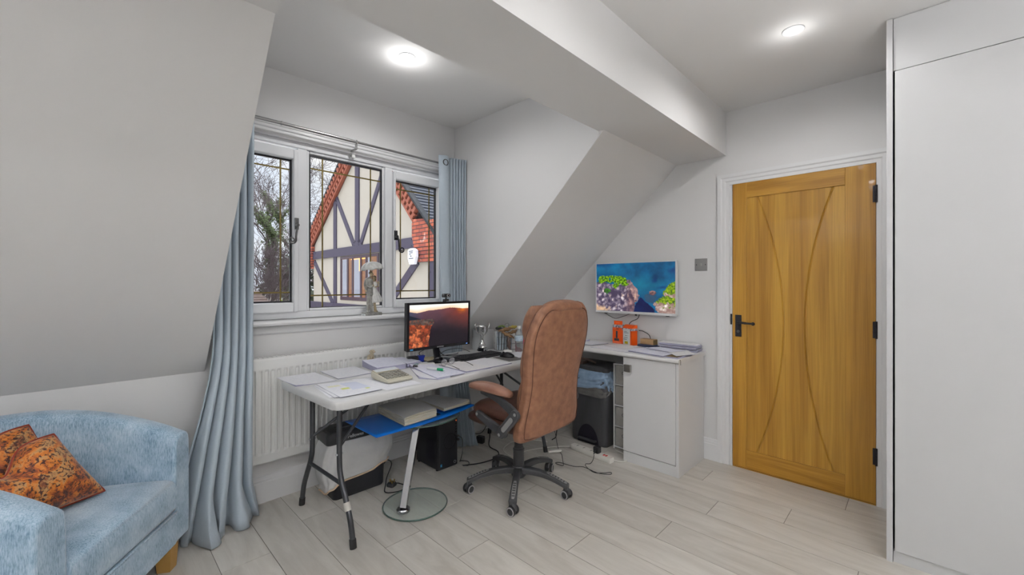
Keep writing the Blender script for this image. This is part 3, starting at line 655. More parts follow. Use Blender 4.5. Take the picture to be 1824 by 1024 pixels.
# ---------------------------------------------------------------- OUTDOORS
def outdoors():
    GZ = -2.7
    g = MB(); g.bb(-40, 60, YA+WT+.01, 80, GZ-.3, GZ); o = g.build('ground', 'ground_grey', origin=(0, 30, GZ)); o['kind'] = 'structure'; o['label'] = 'ground outside the window'
    X = 5.0
    h = thing('house', 'neighbouring half-timbered gable house with cream render and brick verges', 'house', (X+3, 10.5, GZ))
    # gable wall
    w = MB(); w.prism([(6.65, GZ), (13.6, GZ), (13.6, 2.4), (13.3, 2.65), (10.2, 5.0), (7.6, 2.4), (6.65, 1.75)], X, X+.3, 'X'); w.build('wall', 'render_cream', h, True)
    MB().bb(X+.3, X+7, 6.65, 6.9, GZ, 1.7).build('side_wall', 'brickwork', h, True); MB().bb(X+.3, X+7, 13.4, 13.6, GZ, 1.9).build('side_wall', 'brickwork', h, True)
    def bar(p, q, t, name='timber', d=.03, m='timber_purple'):
        p = Vector(p); q = Vector(q); v = (q-p); n = Vector((-v.y, v.x)).normalized()*t/2
        poly = [tuple(p+n), tuple(q+n), tuple(q-n), tuple(p-n)]
        b = MB(); b.prism(poly, X-d, X+.01, 'X'); ob = b.build(name, m, h, True, bevel=.006)
        for e in (p+(q-p)*.05, q-(q-p)*.05):
            for s in (-.3, .3):
                cc = e+n*2*s; MB().cyl((X-d-.008, cc.x, cc.y), (X-d, cc.x, cc.y), .014, 8).build('peg', 'bolt_black', ob, True)
    bar((13.6, 2.165), (7.6, 2.185), .235, d=.045)          # middle rail
    bar((14.0, .62), (9.2, .62), .24, d=.045)
    bar((7.6, .0), (9.2, .0), .2)
    bar((11.955, .74), (11.955, 3.8), .20)                    # left post
    bar((11.955, .5), (11.955, GZ), .20)
    bar((10.56, 2.28), (10.56, 4.75), .22, d=.035)            # king post
    bar((11.86, 3.72), (10.72, 2.28), .15); bar((9.22, 3.98), (10.40, 2.28), .15)
    bar((13.5, 1.98), (12.10, .72), .15); bar((7.72, 1.78), (9.05, .72), .19)
    bar((7.06, 1.75), (7.06, GZ), .46, d=.04)
    bar((9.28, 2.05), (9.28, .6), .16)
    # brick verges with dentil courses
    def verge(P, Q, wid, side):
        P = Vector(P); Q = Vector(Q); v = (Q-P); L_ = v.length; v.normalize(); n = Vector((-v.y, v.x))*side   # n points outward/up
        def q(a, b): r = P+v*a+n*b; return (r.x, r.y)
        b = MB(); b.prism([q(0, 0), q(L_, 0), q(L_, wid), q(0, wid)], X-.05, X+.02, 'X'); base = b.build('verge_bricks', 'brick_shadow', h, True)
        for rows, (o0, o1, dd) in enumerate(((0, .055, .10), (wid*.44, wid*.56, .12))):
            b = MB(); b.prism([q(0, o0), q(L_, o0), q(L_, o1), q(0, o1)], X-dd, X, 'X'); b.build('verge_band', 'terracotta', h, True, bevel=.008)
        for (o0, o1, dd) in ((.06, wid*.42, .11), (wid*.60, wid*.93, .15)):
            b = MB(); k = .04
            while k < L_-.1: b.prism([q(k, o0), q(k+.085, o0), q(k+.085, o1), q(k, o1)], X-dd, X, 'X'); k += .165
            b.build('dentil_bricks', 'terracotta', h, True, bevel=.006)
    verge((13.60, 2.42), (10.25, 4.98), .42, -1)
    verge((7.80, 2.62), (10.25, 5.22), .36, 1)
    # brick kneelers
    b = MB()
    for i in range(11):
        z = 2.60-.078*i; y1 = 7.81-(0 if i < 4 else .025*(i-3)); b.bb(X-.10+(0 if i < 7 else .01*(i-6)), X+.02, 6.62, y1, z-.074, z)
    b.prism([(6.62, 1.9), (7.81, 2.55), (7.81, 2.68), (7.3, 2.64)], X-.09, X, 'X'); b.build('kneeler_bricks', 'brickwork', h, True, bevel=.004)
    b = MB()
    for i in range(9): z = 2.46-.078*i; b.bb(X-.10, X+.02, 13.5+.01*i, 13.95, z-.072, z)
    b.build('kneeler_bricks', 'brickwork', h, True, bevel=.004)
    # roof slopes running back along +X, each course of slates stepped
    def roof(e0, e1, name):
        (ya, za), (yb, zb) = e0, e1; n = 46; m = MB()
        for i in range(n):
            a = i/n; b_ = (i+1)/n+.01; y0, z0 = ya+(yb-ya)*a, za+(zb-za)*a; y1, z1 = ya+(yb-ya)*b_, za+(zb-za)*b_
            m.prism([(y0, z0+.05), (y1, z1+.005), (y1, z1-.03), (y0, z0-.01)], X-.02, X+7.5, 'X')
        m.build(name, 'slate', h, True)
    roof((6.55, 1.90), (10.25, 5.62), 'roof_slope'); roof((14.05, 2.62), (10.25, 5.62), 'roof_slope')
    m = MB(); m.prism([(6.58, 1.97), (10.25, 5.64), (10.25, 5.59), (6.62, 1.93)], X-.14, X+.02, 'X'); m.build('verge_edge', 'stone_ridge', h, True, bevel=.01); m = MB(); m.prism([(14.05, 2.68), (10.25, 5.66), (10.25, 5.60), (14.02, 2.62)], X-.12, X+.02, 'X'); m.build('verge_edge', 'stone_ridge', h, True, bevel=.01)
    # casement window of the neighbour
    fz0, fz1, fy0, fy1 = .84, 2.04, 9.42, 11.60
    f = MB(); f.bb(X-.02, X+.03, fy0, fy1, fz0, fz0+.09); f.bb(X-.02, X+.03, fy0, fy1, fz1-.07, fz1)
    for y in (fy0, 10.02, 10.32, 10.80, 11.10, 11.52): f.bb(X-.022, X+.03, y, y+.085, fz0, fz1)
    wf = f.build('window_frame', 'frame_dark', h, True, bevel=.006)
    MB().bb(X-.004, X+.0, fy0, fy1, fz0, fz1).build('window_pane', 'window_glass', wf, True)
    MB().bb(X-.0015, X-.0005, fy0+.05, fy1-.05, fz0+.05, fz1-.05).build('window_interior', 'room_warm', wf, True)  # flat panel; the room's warm light is put in as glow
    for a, b_ in ((11.2, 11.5), (10.42, 10.78), (9.9, 10.0)):
        c = MB(); c.grid(lambda u, v: (X-.003-.0008*math.sin(u*40), a+(b_-a)*u, fz0+.1+(fz1-.18-fz0)*v), 24, 2); c.build('net_curtain', 'net_curtain', wf, True)
    MB().bb(X-.0032, X-.0022, 10.1, 10.95, 1.93, 1.955).build('painted_lamp_reflection', 'added_glow', wf, True)  # glowing bars painted in as the reflection of a lamp
    MB().bb(X-.0032, X-.0022, 10.42, 10.50, 1.62, 1.95).build('painted_lamp_reflection', 'added_glow', wf, True)
    # alarm box
    a = thing('alarm_box', 'white burglar alarm box on the neighbouring gable, beside the brick pier', 'alarm box', (X-.06, 7.71, 1.74))
    P = [(y-.16, z-.02) for y, z in [(7.76, 1.72), (7.93, 1.72), (7.99, 1.86), (7.985, 2.03), (7.90, 2.06), (7.79, 2.06), (7.70, 2.02), (7.69, 1.88)]]
    MB().prism(P, X-.19, X-.105, 'X').build('cover', 'alarm_white', a, True, bevel=.012)
    l = MB(); 
    for (y0, y1, z) in ((7.61, 7.77, 1.98), (7.62, 7.76, 1.945), (7.60, 7.78, 1.825)): l.bb(X-.195, X-.189, y0, y1, z-.008, z+.008)
    l.bb(X-.195, X-.189, 7.705, 7.745, 1.895, 1.92); l.bb(X-.195, X-.189, 7.675, 7.715, 1.86, 1.885); l.build('printed_marks', 'alarm_print', a, True)
outdoors()

def tree(name, label, base, height, seed, crown, ivy=0, m='bark', mt='twig', depth=6, lean=0, spread=.55, cat='tree', group=None, leaf='ivy', trunk_r=.16, stems=1, L0=None):
    t = thing(name, label, cat, base, 0, group)
    r = random.Random(seed); big = MB(); fine = MB(); lf = MB()
    def leafcloud(c, rad, n, sz):
        for _ in range(n):
            d = Vector((r.gauss(0, 1), r.gauss(0, 1), r.gauss(0, 1))).normalized()*rad*(r.random()**.5); p = Vector(c)+d
            a = Vector((r.uniform(-1, 1), r.uniform(-1, 1), r.uniform(-1, 1))).normalized()*sz; b = a.orthogonal().normalized()*sz*.7
            lf.add([p-a, p+b, p+a, p-b], [(0, 1, 2, 3)])
    def grow(p, d, L_, rad, k):
        n = 4 if k < 3 else 2; pts = [Vector(p)]; q = Vector(p); dd = Vector(d)
        for i in range(n):
            dd = (dd+Vector((r.gauss(0, .12), r.gauss(0, .12), r.gauss(0, .07)+.035))).normalized(); q = q+dd*L_/n; pts.append(q.copy())
        rs = [rad*(1-.38*i/n) for i in range(n+1)]
        (big if k < 3 else fine).tube(pts, [max(q, .007) for q in rs], 6 if k < 3 else 3, cap=k < 3)
        if ivy and k <= ivy:
            m_ = max(3, int(L_/.22))
            for i in range(m_+1):
                f = i/m_*n; a_ = int(min(f, n-1)); leafcloud(pts[a_].lerp(pts[a_+1], f-a_), (.34 if k == 0 else .24 if k == 1 else .16), 120 if k == 0 else 46, .05)
        if k >= depth: return
        nb = r.choice((2, 3, 3)) if k else r.choice((3, 4))
        for i in range(nb):
            ax = Vector((r.gauss(0, 1), r.gauss(0, 1), r.gauss(0, .5))).normalized(); nd = (dd+ax*spread*(1+.12*k)).normalized()
            grow(pts[-1], nd, (L_ if L0 is None or k else L_*.42)*r.uniform(.66, .86), rs[-1]*r.uniform(.55, .72), k+1)
        if k in (1, 2, 3):
            for i in range(2):
                ax = Vector((r.gauss(0, 1), r.gauss(0, 1), r.gauss(0, .4))).normalized(); grow(pts[len(pts)//2], (dd+ax*spread*1.3).normalized(), L_*.55, rs[-1]*.45, k+2)
    for s in range(stems):
        off = Vector((r.gauss(0, .35), r.gauss(0, .35), 0)) if stems > 1 else Vector((0, 0, 0))
        grow(off, (lean+r.gauss(0, .05), r.gauss(0, .05), 1), (L0 or height*.30)*(r.uniform(.8, 1.1) if stems > 1 else 1), trunk_r, 0)
    big.build('trunk', m, t, smooth=True, fix=False)
    fine.build('branches', mt, t, fix=False)
    if lf.v: lf.build('ivy_leaves', leaf, t, fix=False)
def bush(name, label, base, size, seed, leaf, n=2600, sz=.07, cat='bush'):
    t = thing(name, label, cat, base); r = random.Random(seed); lf = MB(); st = MB()
    lumps = [(Vector((r.uniform(-.6, .6)*size[0], r.uniform(-.6, .6)*size[1], size[2]*r.uniform(.1, .85))), r.uniform(.25, .42)*min(size)) for _ in range(16)]
    for c, rad in lumps:
        st.tube([(0, 0, 0), tuple(c*.6), tuple(c)], [.05, .03, .01], 5)
        for _ in range(n//16):
            d = Vector((r.gauss(0, 1), r.gauss(0, 1), r.gauss(0, 1))).normalized()*rad*r.uniform(.6, 1.05); p = c+d
            a = Vector((r.uniform(-1, 1), r.uniform(-1, 1), r.uniform(-1, 1))).normalized()*sz; b = a.orthogonal().normalized()*sz*.6
            lf.add([p-a, p+b, p+a, p-b], [(0, 1, 2, 3)])
    lf.build('foliage', leaf, t, fix=False); st.build('stems', 'bark', t, fix=False)
tree('bare_tree', 'tall bare tree with ivy climbing its trunk, seen through the left pane', (6.0, 21.0, -2.7), 6.7, 5, 2, ivy=2, spread=.46, trunk_r=.2, depth=6, L0=5.2)
tree('bare_tree', 'second ivy-covered tree, right beside the window mullion', (6.75, 22.5, -2.7), 6.7, 8, 2, ivy=2, spread=.42, trunk_r=.18, depth=5, L0=4.6)
tree('bare_tree', 'leafless tree rising behind the brick verge of the neighbouring roof', (9.2, 23.5, -2.7), 13.5, 12, 2, depth=7, spread=.62, trunk_r=.22)
tree('bare_tree', 'slim pale-barked birch tree low in the left pane', (4.6, 17.5, -2.7), 6.4, 21, 2, m='birch_bark', spread=.4, trunk_r=.11, stems=2)
tree('bare_tree', 'twiggy bare tree at the far left edge of the window view', (5.6, 26.0, -2.7), 6.5, 33, 2, spread=.5, trunk_r=.2, depth=6)
bush('evergreen_shrub', 'dark evergreen shrub at the foot of the ivy-clad tree', (7.1, 20.5, -2.7), (2.0, 1.6, 6.0), 4, 'evergreen', 5200, .09)
bush('hedge_bush', 'bright yellow-green bush low in the left pane', (5.3, 15.6, -2.7), (1.05, 1.05, 4.0), 9, 'hedge_green', 3600, .06)
bush('evergreen_shrub', 'brownish green shrub behind the tiled outbuilding roof', (4.5, 19.5, -2.7), (1.4, 1.2, 4.4), 14, 'evergreen', 3000, .08)
def shed():
    s = thing('outbuilding', 'low outbuilding with a brown tiled roof beyond the garden', 'outbuilding', (3.3, 14.6, -2.7))
    MB().bb(2.2, 3.9, 14.0, 16.0, -2.7, .55).build('wall', 'brickwork', s, True)
    m = MB()
    for i in range(7): z = .55+.07*i; m.bb(2.1+.0*i, 4.0-.03*i, 13.9+.16*i, 16.1, z, z+.085)
    m.build('roof', 'shed_tile', s, True, bevel=.01)
shed()

# ================================================================ FURNITURE
# ---------------------------------------------------------------- curtain pole and curtains
def pole():
    t = thing('curtain_pole', 'slim chrome curtain pole above the window', 'curtain pole', (1.3, 2.68, 2.23))
    MB().cyl((.475, 2.68, 2.232), (1.25, 2.68, 2.232), .0095, 16).build('pole', 'brushed_steel', t, True, auto=.7)
    o = MB().cyl((1.24, 2.68, 2.232), (2.03, 2.68, 2.232), .0075, 16).build('pole', 'brushed_steel', t, True, auto=.7)
    b = MB(); b.cyl((1.262, 2.68, 2.222), (1.262, 2.68, 2.245), .006); b.box((1.262, 2.69, 2.205), (.012, .014, .04)); b.box((1.262, 2.73, 2.19), (.012, .085, .01)); b.box((1.262, 2.768, 2.2), (.02, .012, .06)); b.build('bracket', 'brushed_steel', t, True, bevel=.002)
    b = MB(); b.cyl((.80, 2.68, 2.232), (.806, 2.68, 2.232), .012, 14); b.build('collar', 'brushed_steel', t, True, auto=.7)
    b = MB(); b.ball((2.036, 2.68, 2.232), .014); b.build('finial', 'brushed_steel', t, True, smooth=True)
pole()
def sheet_mesh(fn, nu, nv): m = MB(); m.grid(fn, nu, nv); return m
def curtains():
    # right-hand curtain: one broad front fold, then tight pleats
    def right(u, v):
        z = .012+(2.285-.012)*v
        x0 = 1.905+.03*(1-v); x1 = 2.140+.0*v
        if u < .40:
            q = u/.40; x = x0+(x1-x0)*.50*q; y = 2.655-.030*math.sin(PI*q)**.8+.02*q*q
            if z < .75: x -= .03*(1-z/.75)*(1-q); 
        else:
            q = (u-.40)/.60; x = x0+(x1-x0)*(.50+.50*q); y = 2.672-.036*math.cos(q*5*2*PI)*(.9+.1*math.sin(v*7))-.03*q
        y += .006*math.sin(v*9+u*20)*(1-v)
        if z < .62: y -= .13*(1-z/.62)*(.25+.75*u); x += .03*(1-z/.62)*(u-.5)
        if z < .28: y += .012*math.sin(u*30+z*20)*(1-z/.28)
        y = max(y, 2.658) if .62 < z < .80 else y
        return (min(x+.003*math.sin(v*14+u*9)*(1-v), 2.150 if z > .7 else 2.17), min(y, 2.742), z)
    t = thing('curtain', 'pale blue-grey eyelet curtain drawn back right of the window', 'curtain', (2.05, 2.67, 0), 0, 'pale blue window curtains')
    sheet_mesh(right, 170, 70).build('fabric', 'curtain', t, True, smooth=True, solid=.003, fix=False)
    e = MB()
    for x, y in ((1.955, 2.632),):
        R = [(x+.0*math.cos(a)+.022*math.cos(a), y-.001, 2.232+.022*math.sin(a)) for a in [2*PI*k/20 for k in range(20)]]
        e.tube(R, .0045, 8, loop=True); 
    e.build('eyelet', 'pewter', t, True, smooth=True)
    # left-hand curtain: hangs inside the dormer and spreads over the floor
    def left(u, v):
        zt = 2.27; vv = v**.8; z = .006+(zt-.006)*vv
        k = max(0, 1-z/1.02); k2 = k*k*(3-2*k)
        xl = .462-.165*k2-.03*k*k; xr = .632+.014*min(1, z/.9)+.03*max(0, 1-z/.2)
        n = 5.2; ph = 2*PI*n*u+.5*math.sin(vv*5)
        w = xl+(xr-xl)*(u+.030*math.sin(ph)*(1-.8*max(0, 1-z/.35))+.016*math.sin(5*vv+u*9)*k)
        yc = 2.655-.115*k2*math.sin(PI*min(1, u*1.05)**.85)-.02*k
        amp = .026+.026*k2
        y = yc-amp*math.cos(ph)+.005*math.sin(z*9+u*11)
        if z < .25:                                     # hem bunches outwards on the floor
            q = (1-z/.25)**1.5; y += -.035*q*math.sin(ph*.5+1.2); w += .022*q*math.sin(ph*.5+.6)+.035*q*max(0, u-.8)*5
            y += .012*q*math.sin(z*60+u*9)+.012*q*math.sin(ph*2+1); w += .010*q*math.sin(ph*2.3)
        return (max(w, xl-.03), min(y, 2.735 if z < .16 else 2.676 if w > .58 and z < .9 else 2.74), z)
    t = thing('curtain', 'pale blue-grey curtain left of the window, pooling on the floor by the armchair', 'curtain', (.5, 2.6, 0), 0, 'pale blue window curtains')
    sheet_mesh(left, 220, 110).build('fabric', 'curtain', t, True, smooth=True, solid=.003, fix=False)
curtains()

# ---------------------------------------------------------------- folding table
TZ = .742; TA = math.radians(2.8); TO = Vector((.795, 1.902, 0))
TM = TR(TO.x, TO.y, 0) @ RZ(TA); TL = 1.79; TD = .69
def folding_table():
    t = thing('folding_table', 'long white plastic folding table with dark tubular legs, covered in paperwork', 'table', None, M=TM)
    def ring(ins, z): return [(x+TL/2, y+TD/2, z) for x, y in rrect(TL-2*ins, TD-2*ins, .055, 8)]
    m = MB(); m.rings([ring(.012, TZ-.045), ring(.002, TZ-.040), ring(0, TZ-.03), ring(0, TZ-.010), ring(.003, TZ-.003), ring(.010, TZ)])
    m.build('tabletop', 'table_plastic', t, auto=.9)
    r = MB(); r.bb(.09, TL-.09, .07, .095, TZ-.062, TZ-.044); r.bb(.09, TL-.09, TD-.095, TD-.07, TZ-.062, TZ-.044); r.bb(.05, .16, .08, TD-.08, TZ-.056, TZ-.044); r.bb(TL-.16, TL-.05, .08, TD-.08, TZ-.056, TZ-.044); r.build('under_frame', 'table_plastic', t, bevel=.003)
    for s, x in ((1, .118), (-1, TL-.118)):
        for k, (ya, yb) in enumerate(((.205, .062), (.525, .668))):
            pts = [(x, ya, TZ-.05), (x, ya, .40), (x, ya+(yb-ya)*.10, .31), (x, ya+(yb-ya)*.52, .20), (x, ya+(yb-ya)*.80, .12), (x, yb, .012)]
            P = spl(pts, 6); l = MB(); l.tube(P, .0135, 14); lo = l.build('leg', 'table_leg', t, smooth=True, auto=1.0)
            MB().cyl((x, yb, 0), (x, yb-(yb-ya)*.05, .042), .0165, 14).build('foot_cap', 'rubber_black', lo, auto=.7)
            MB().cyl((x-.018, ya, .42), (x+.018, ya, .42), .006, 10).build('rivet', 'silver_print', lo, auto=.7)
            if s == 1 and k == 0: MB().tube([pts[3], tuple(Vector(pts[3])*.78+Vector(pts[4])*.22), tuple(Vector(pts[3])*.55+Vector(pts[4])*.45)], .0165, 12).build('tape_wrap', 'tape_white', lo, auto=.8)
        MB().cyl((x, .175, .275), (x, .555, .275), .010, 12).build('crossbar', 'table_leg', t, auto=.7)
        b = MB(); b.tube([(x, .22, .44), (x+s*.30, .335, TZ-.062)], .008, 10); b.tube([(x, .51, .44), (x+s*.30, .365, TZ-.062)], .008, 10); b.box((x+s*.31, .35, TZ-.06), (.05, .07, .02)); b.build('folding_brace', 'table_leg', t, auto=.7)
folding_table()
def tp(x, y): return TM @ Vector((x, y, 0))

# ---------------------------------------------------------------- paperwork
def quad_sheet(name, label, cat, C, z0, th, top, side='sheet_edge', curl=0, group=None, n=14, lift=None, ragged=0, seed=1, bulge=0):
    """C: four world corners (x,y) in order; th thickness; curl lifts one corner"""
    P = [Vector((c[0], c[1], 0)) for c in C]; cen = sum(P, Vector())/4
    def at(u, v): return (P[0]*(1-u)+P[1]*u)*(1-v)+(P[3]*(1-u)+P[2]*u)*v
    def up(u, v):
        h = 0
        if lift: 
            for cu, cv, hh in lift: h += hh*max(0, 1-math.hypot(u-cu, v-cv)/.8)**2
        h += bulge*math.sin(PI*u)*.7+bulge*.3*math.sin(PI*v)
        return h+.0006*math.sin(u*7+seed)*math.sin(v*5+seed)
    zl = z0+th
    m = MB(); m.grid(lambda u, v: tuple(at(u, v)+Vector((0, 0, zl+up(u, v)))), n, n, uv=True)
    o = m.build(name, top, origin=(cen.x, cen.y, z0), smooth=True)
    tag(o, label, cat, group)
    if th > .0012:
        K = max(1, int(th/.0045)); r = random.Random(seed)
        for k in range(1):
            e = MB(); rows = []
            for i in range(2*K+1):
                f = i/(2*K); ins = (.003 if i % 2 else .0)+ragged*r.uniform(0, 1)
                b = []
                for a in range(n): b.append((a/n, 0))
                for a in range(n): b.append((1, a/n))
                for a in range(n): b.append((1-a/n, 1))
                for a in range(n): b.append((0, 1-a/n))
                rows.append([tuple(at(u*(1-2*ins)+ins, v*(1-2*ins)+ins)+Vector((0, 0, z0+(th-.0004)*f+up(u, v)*f))) for u, v in b])
            e.rings(rows, True, False); so = e.build('page_edges', side, o, True)
    return o
T0 = TZ+.0006
G = 'loose documents on the folding table'
quad_sheet('document', 'white sheets overhanging the far left corner of the folding table', 'document', [(.776, 2.36), (.985, 2.345), (.983, 2.655), (.772, 2.66)], T0+.0002, .0016, 'doc_sparse', group=G, seed=1, lift=[(0, 0, .006)])
quad_sheet('document', 'white printed sheets at the back of the table, next to the overhanging pile', 'document', [(1.005, 2.37), (1.222, 2.385), (1.236, 2.655), (1.016, 2.655)], T0+.0002, .003, 'doc_sparse', group=G, seed=2)
quad_sheet('document', 'lowest of the three fanned sheets at the front left corner', 'document', [(.812, 2.01), (1.02, 1.985), (1.05, 2.27), (.845, 2.30)], T0, .0012, 'doc_print', group=G, seed=3)
quad_sheet('document', 'middle of the three fanned sheets at the front left corner', 'document', [(.828, 1.99), (1.035, 1.975), (1.05, 2.28), (.850, 2.31)], T0+.0016, .0014, 'doc_print', group=G, seed=4)
quad_sheet('document', 'top fanned sheet with yellow highlighter marks', 'document', [(.846, 1.968), (1.06, 1.968), (1.05, 2.268), (.865, 2.313)], T0+.0034, .0018, 'doc_highlight', group=G, seed=5)
quad_sheet('document', 'pale blue-white sheet lying under the calculator', 'document', [(1.072, 1.945), (1.285, 1.945), (1.29, 2.245), (1.056, 2.31)], T0, .0012, 'doc_sparse', group=G, seed=6)
quad_sheet('document', 'sheet behind the calculator, half under the thick pile', 'document', [(1.07, 2.32), (1.30, 2.26), (1.36, 2.36), (1.245, 2.40)], T0, .0006, 'doc_white', group=G, seed=26)
quad_sheet('document_pile', 'thick tilted pile of bluish papers behind the calculator', 'paper pile', [(1.245, 2.37), (1.44, 2.36), (1.50, 2.63), (1.27, 2.62)], T0+.001, .030, 'doc_blue', group='paper piles', seed=7, ragged=.01, lift=[(0, 1, .012), (.6, 1, .012)])
quad_sheet('document_pile', 'bluish paper pile against the thick tilted one, nearer the monitor', 'paper pile', [(1.455, 2.37), (1.575, 2.40), (1.565, 2.615), (1.505, 2.635)], T0+.001, .026, 'doc_blue', group='paper piles', seed=8, ragged=.012)
quad_sheet('document', 'torn-edged sheets right of the calculator', 'document', [(1.335, 2.05), (1.40, 1.955), (1.48, 1.95), (1.455, 2.33)], T0, .004, 'doc_print', group=G, seed=9, lift=[(0, 0, .01)])
quad_sheet('document', 'papers under the green-capped marker pen', 'document', [(1.395, 1.955), (1.60, 1.958), (1.625, 2.335), (1.475, 2.385)], T0+.0046, .005, 'doc_blue', group=G, seed=10, lift=[(0, 1, .012)])
quad_sheet('document', 'open printed booklet under the spectacles', 'document', [(1.63, 1.985), (1.83, 1.975), (1.83, 2.285), (1.64, 2.285)], T0, .008, 'doc_white', group=G, seed=11)
quad_sheet('document', 'white sheets right of the spectacles, nearest the chair back', 'document', [(1.836, 1.985), (2.03, 1.985), (2.035, 2.27), (1.836, 2.285)], T0, .006, 'doc_sparse', group=G, seed=12)
quad_sheet('document', 'white sheets beyond the computer mouse', 'document', [(2.22, 2.10), (2.42, 2.06), (2.48, 2.28), (2.29, 2.31)], T0+.0002, .003, 'doc_sparse', group=G, seed=13)
quad_sheet('envelope', 'buff envelope in front of the monitor stand', 'envelope', [(1.655, 2.44), (1.80, 2.45), (1.82, 2.54), (1.67, 2.56)], T0, .012, 'manila', 'manila', seed=14, lift=[(0, 1, .012)])
quad_sheet('notepad', 'small yellowish notepad between envelope and keyboard', 'notepad', [(1.70, 2.385), (1.79, 2.37), (1.80, 2.435), (1.71, 2.45)], T0, .004, 'manila', 'manila', seed=15)
quad_sheet('notepad', 'narrow white pad beside the white phone', 'notepad', [(1.535, 2.43), (1.66, 2.40), (1.67, 2.425), (1.545, 2.455)], T0, .007, 'paper_plain', 'sheet_edge', seed=16)

def calculator():
    M = TM @ TR(.435, .225, T0+.0016) @ RZ(math.radians(-2))
    t = thing('calculator', 'cream desktop calculator with grey keys on the paperwork', 'calculator', None, M=M)
    W, D = .165, .20
    m = MB(); m.rings([[(x, y+.0, z+(k*(.012+.028*(y/D+.5)) if z else 0)) for x, y in rrect(W-ins, D-ins, .018, 5)] for ins, z, k in ((.02, .0, 0), (.004, .002, .25), (0, .002, .8), (.006, .004, 1.0))])
    m.build('case', 'calc_body', t, auto=.8)
    sl = math.atan2(.028, D); KM = TR(0, 0, .0345) @ RX(sl)
    d = MB(); d.box((0, .068, .0015), (.135, .040, .004), KM); d.build('display', 'calc_lcd', t, bevel=.001)
    d = MB(); d.box((0, .068, .0), (.148, .050, .004), KM); d.build('display_surround', 'calc_body', t, bevel=.002)
    k0 = None
    for r in range(5):
        for c in range(6):
            k = MB(); k.box((-.060+c*.024, .022-r*.021, -.001), (.018, .013, .007), KM); k.build('key', 'calc_key', t, bevel=.0015)
calculator()

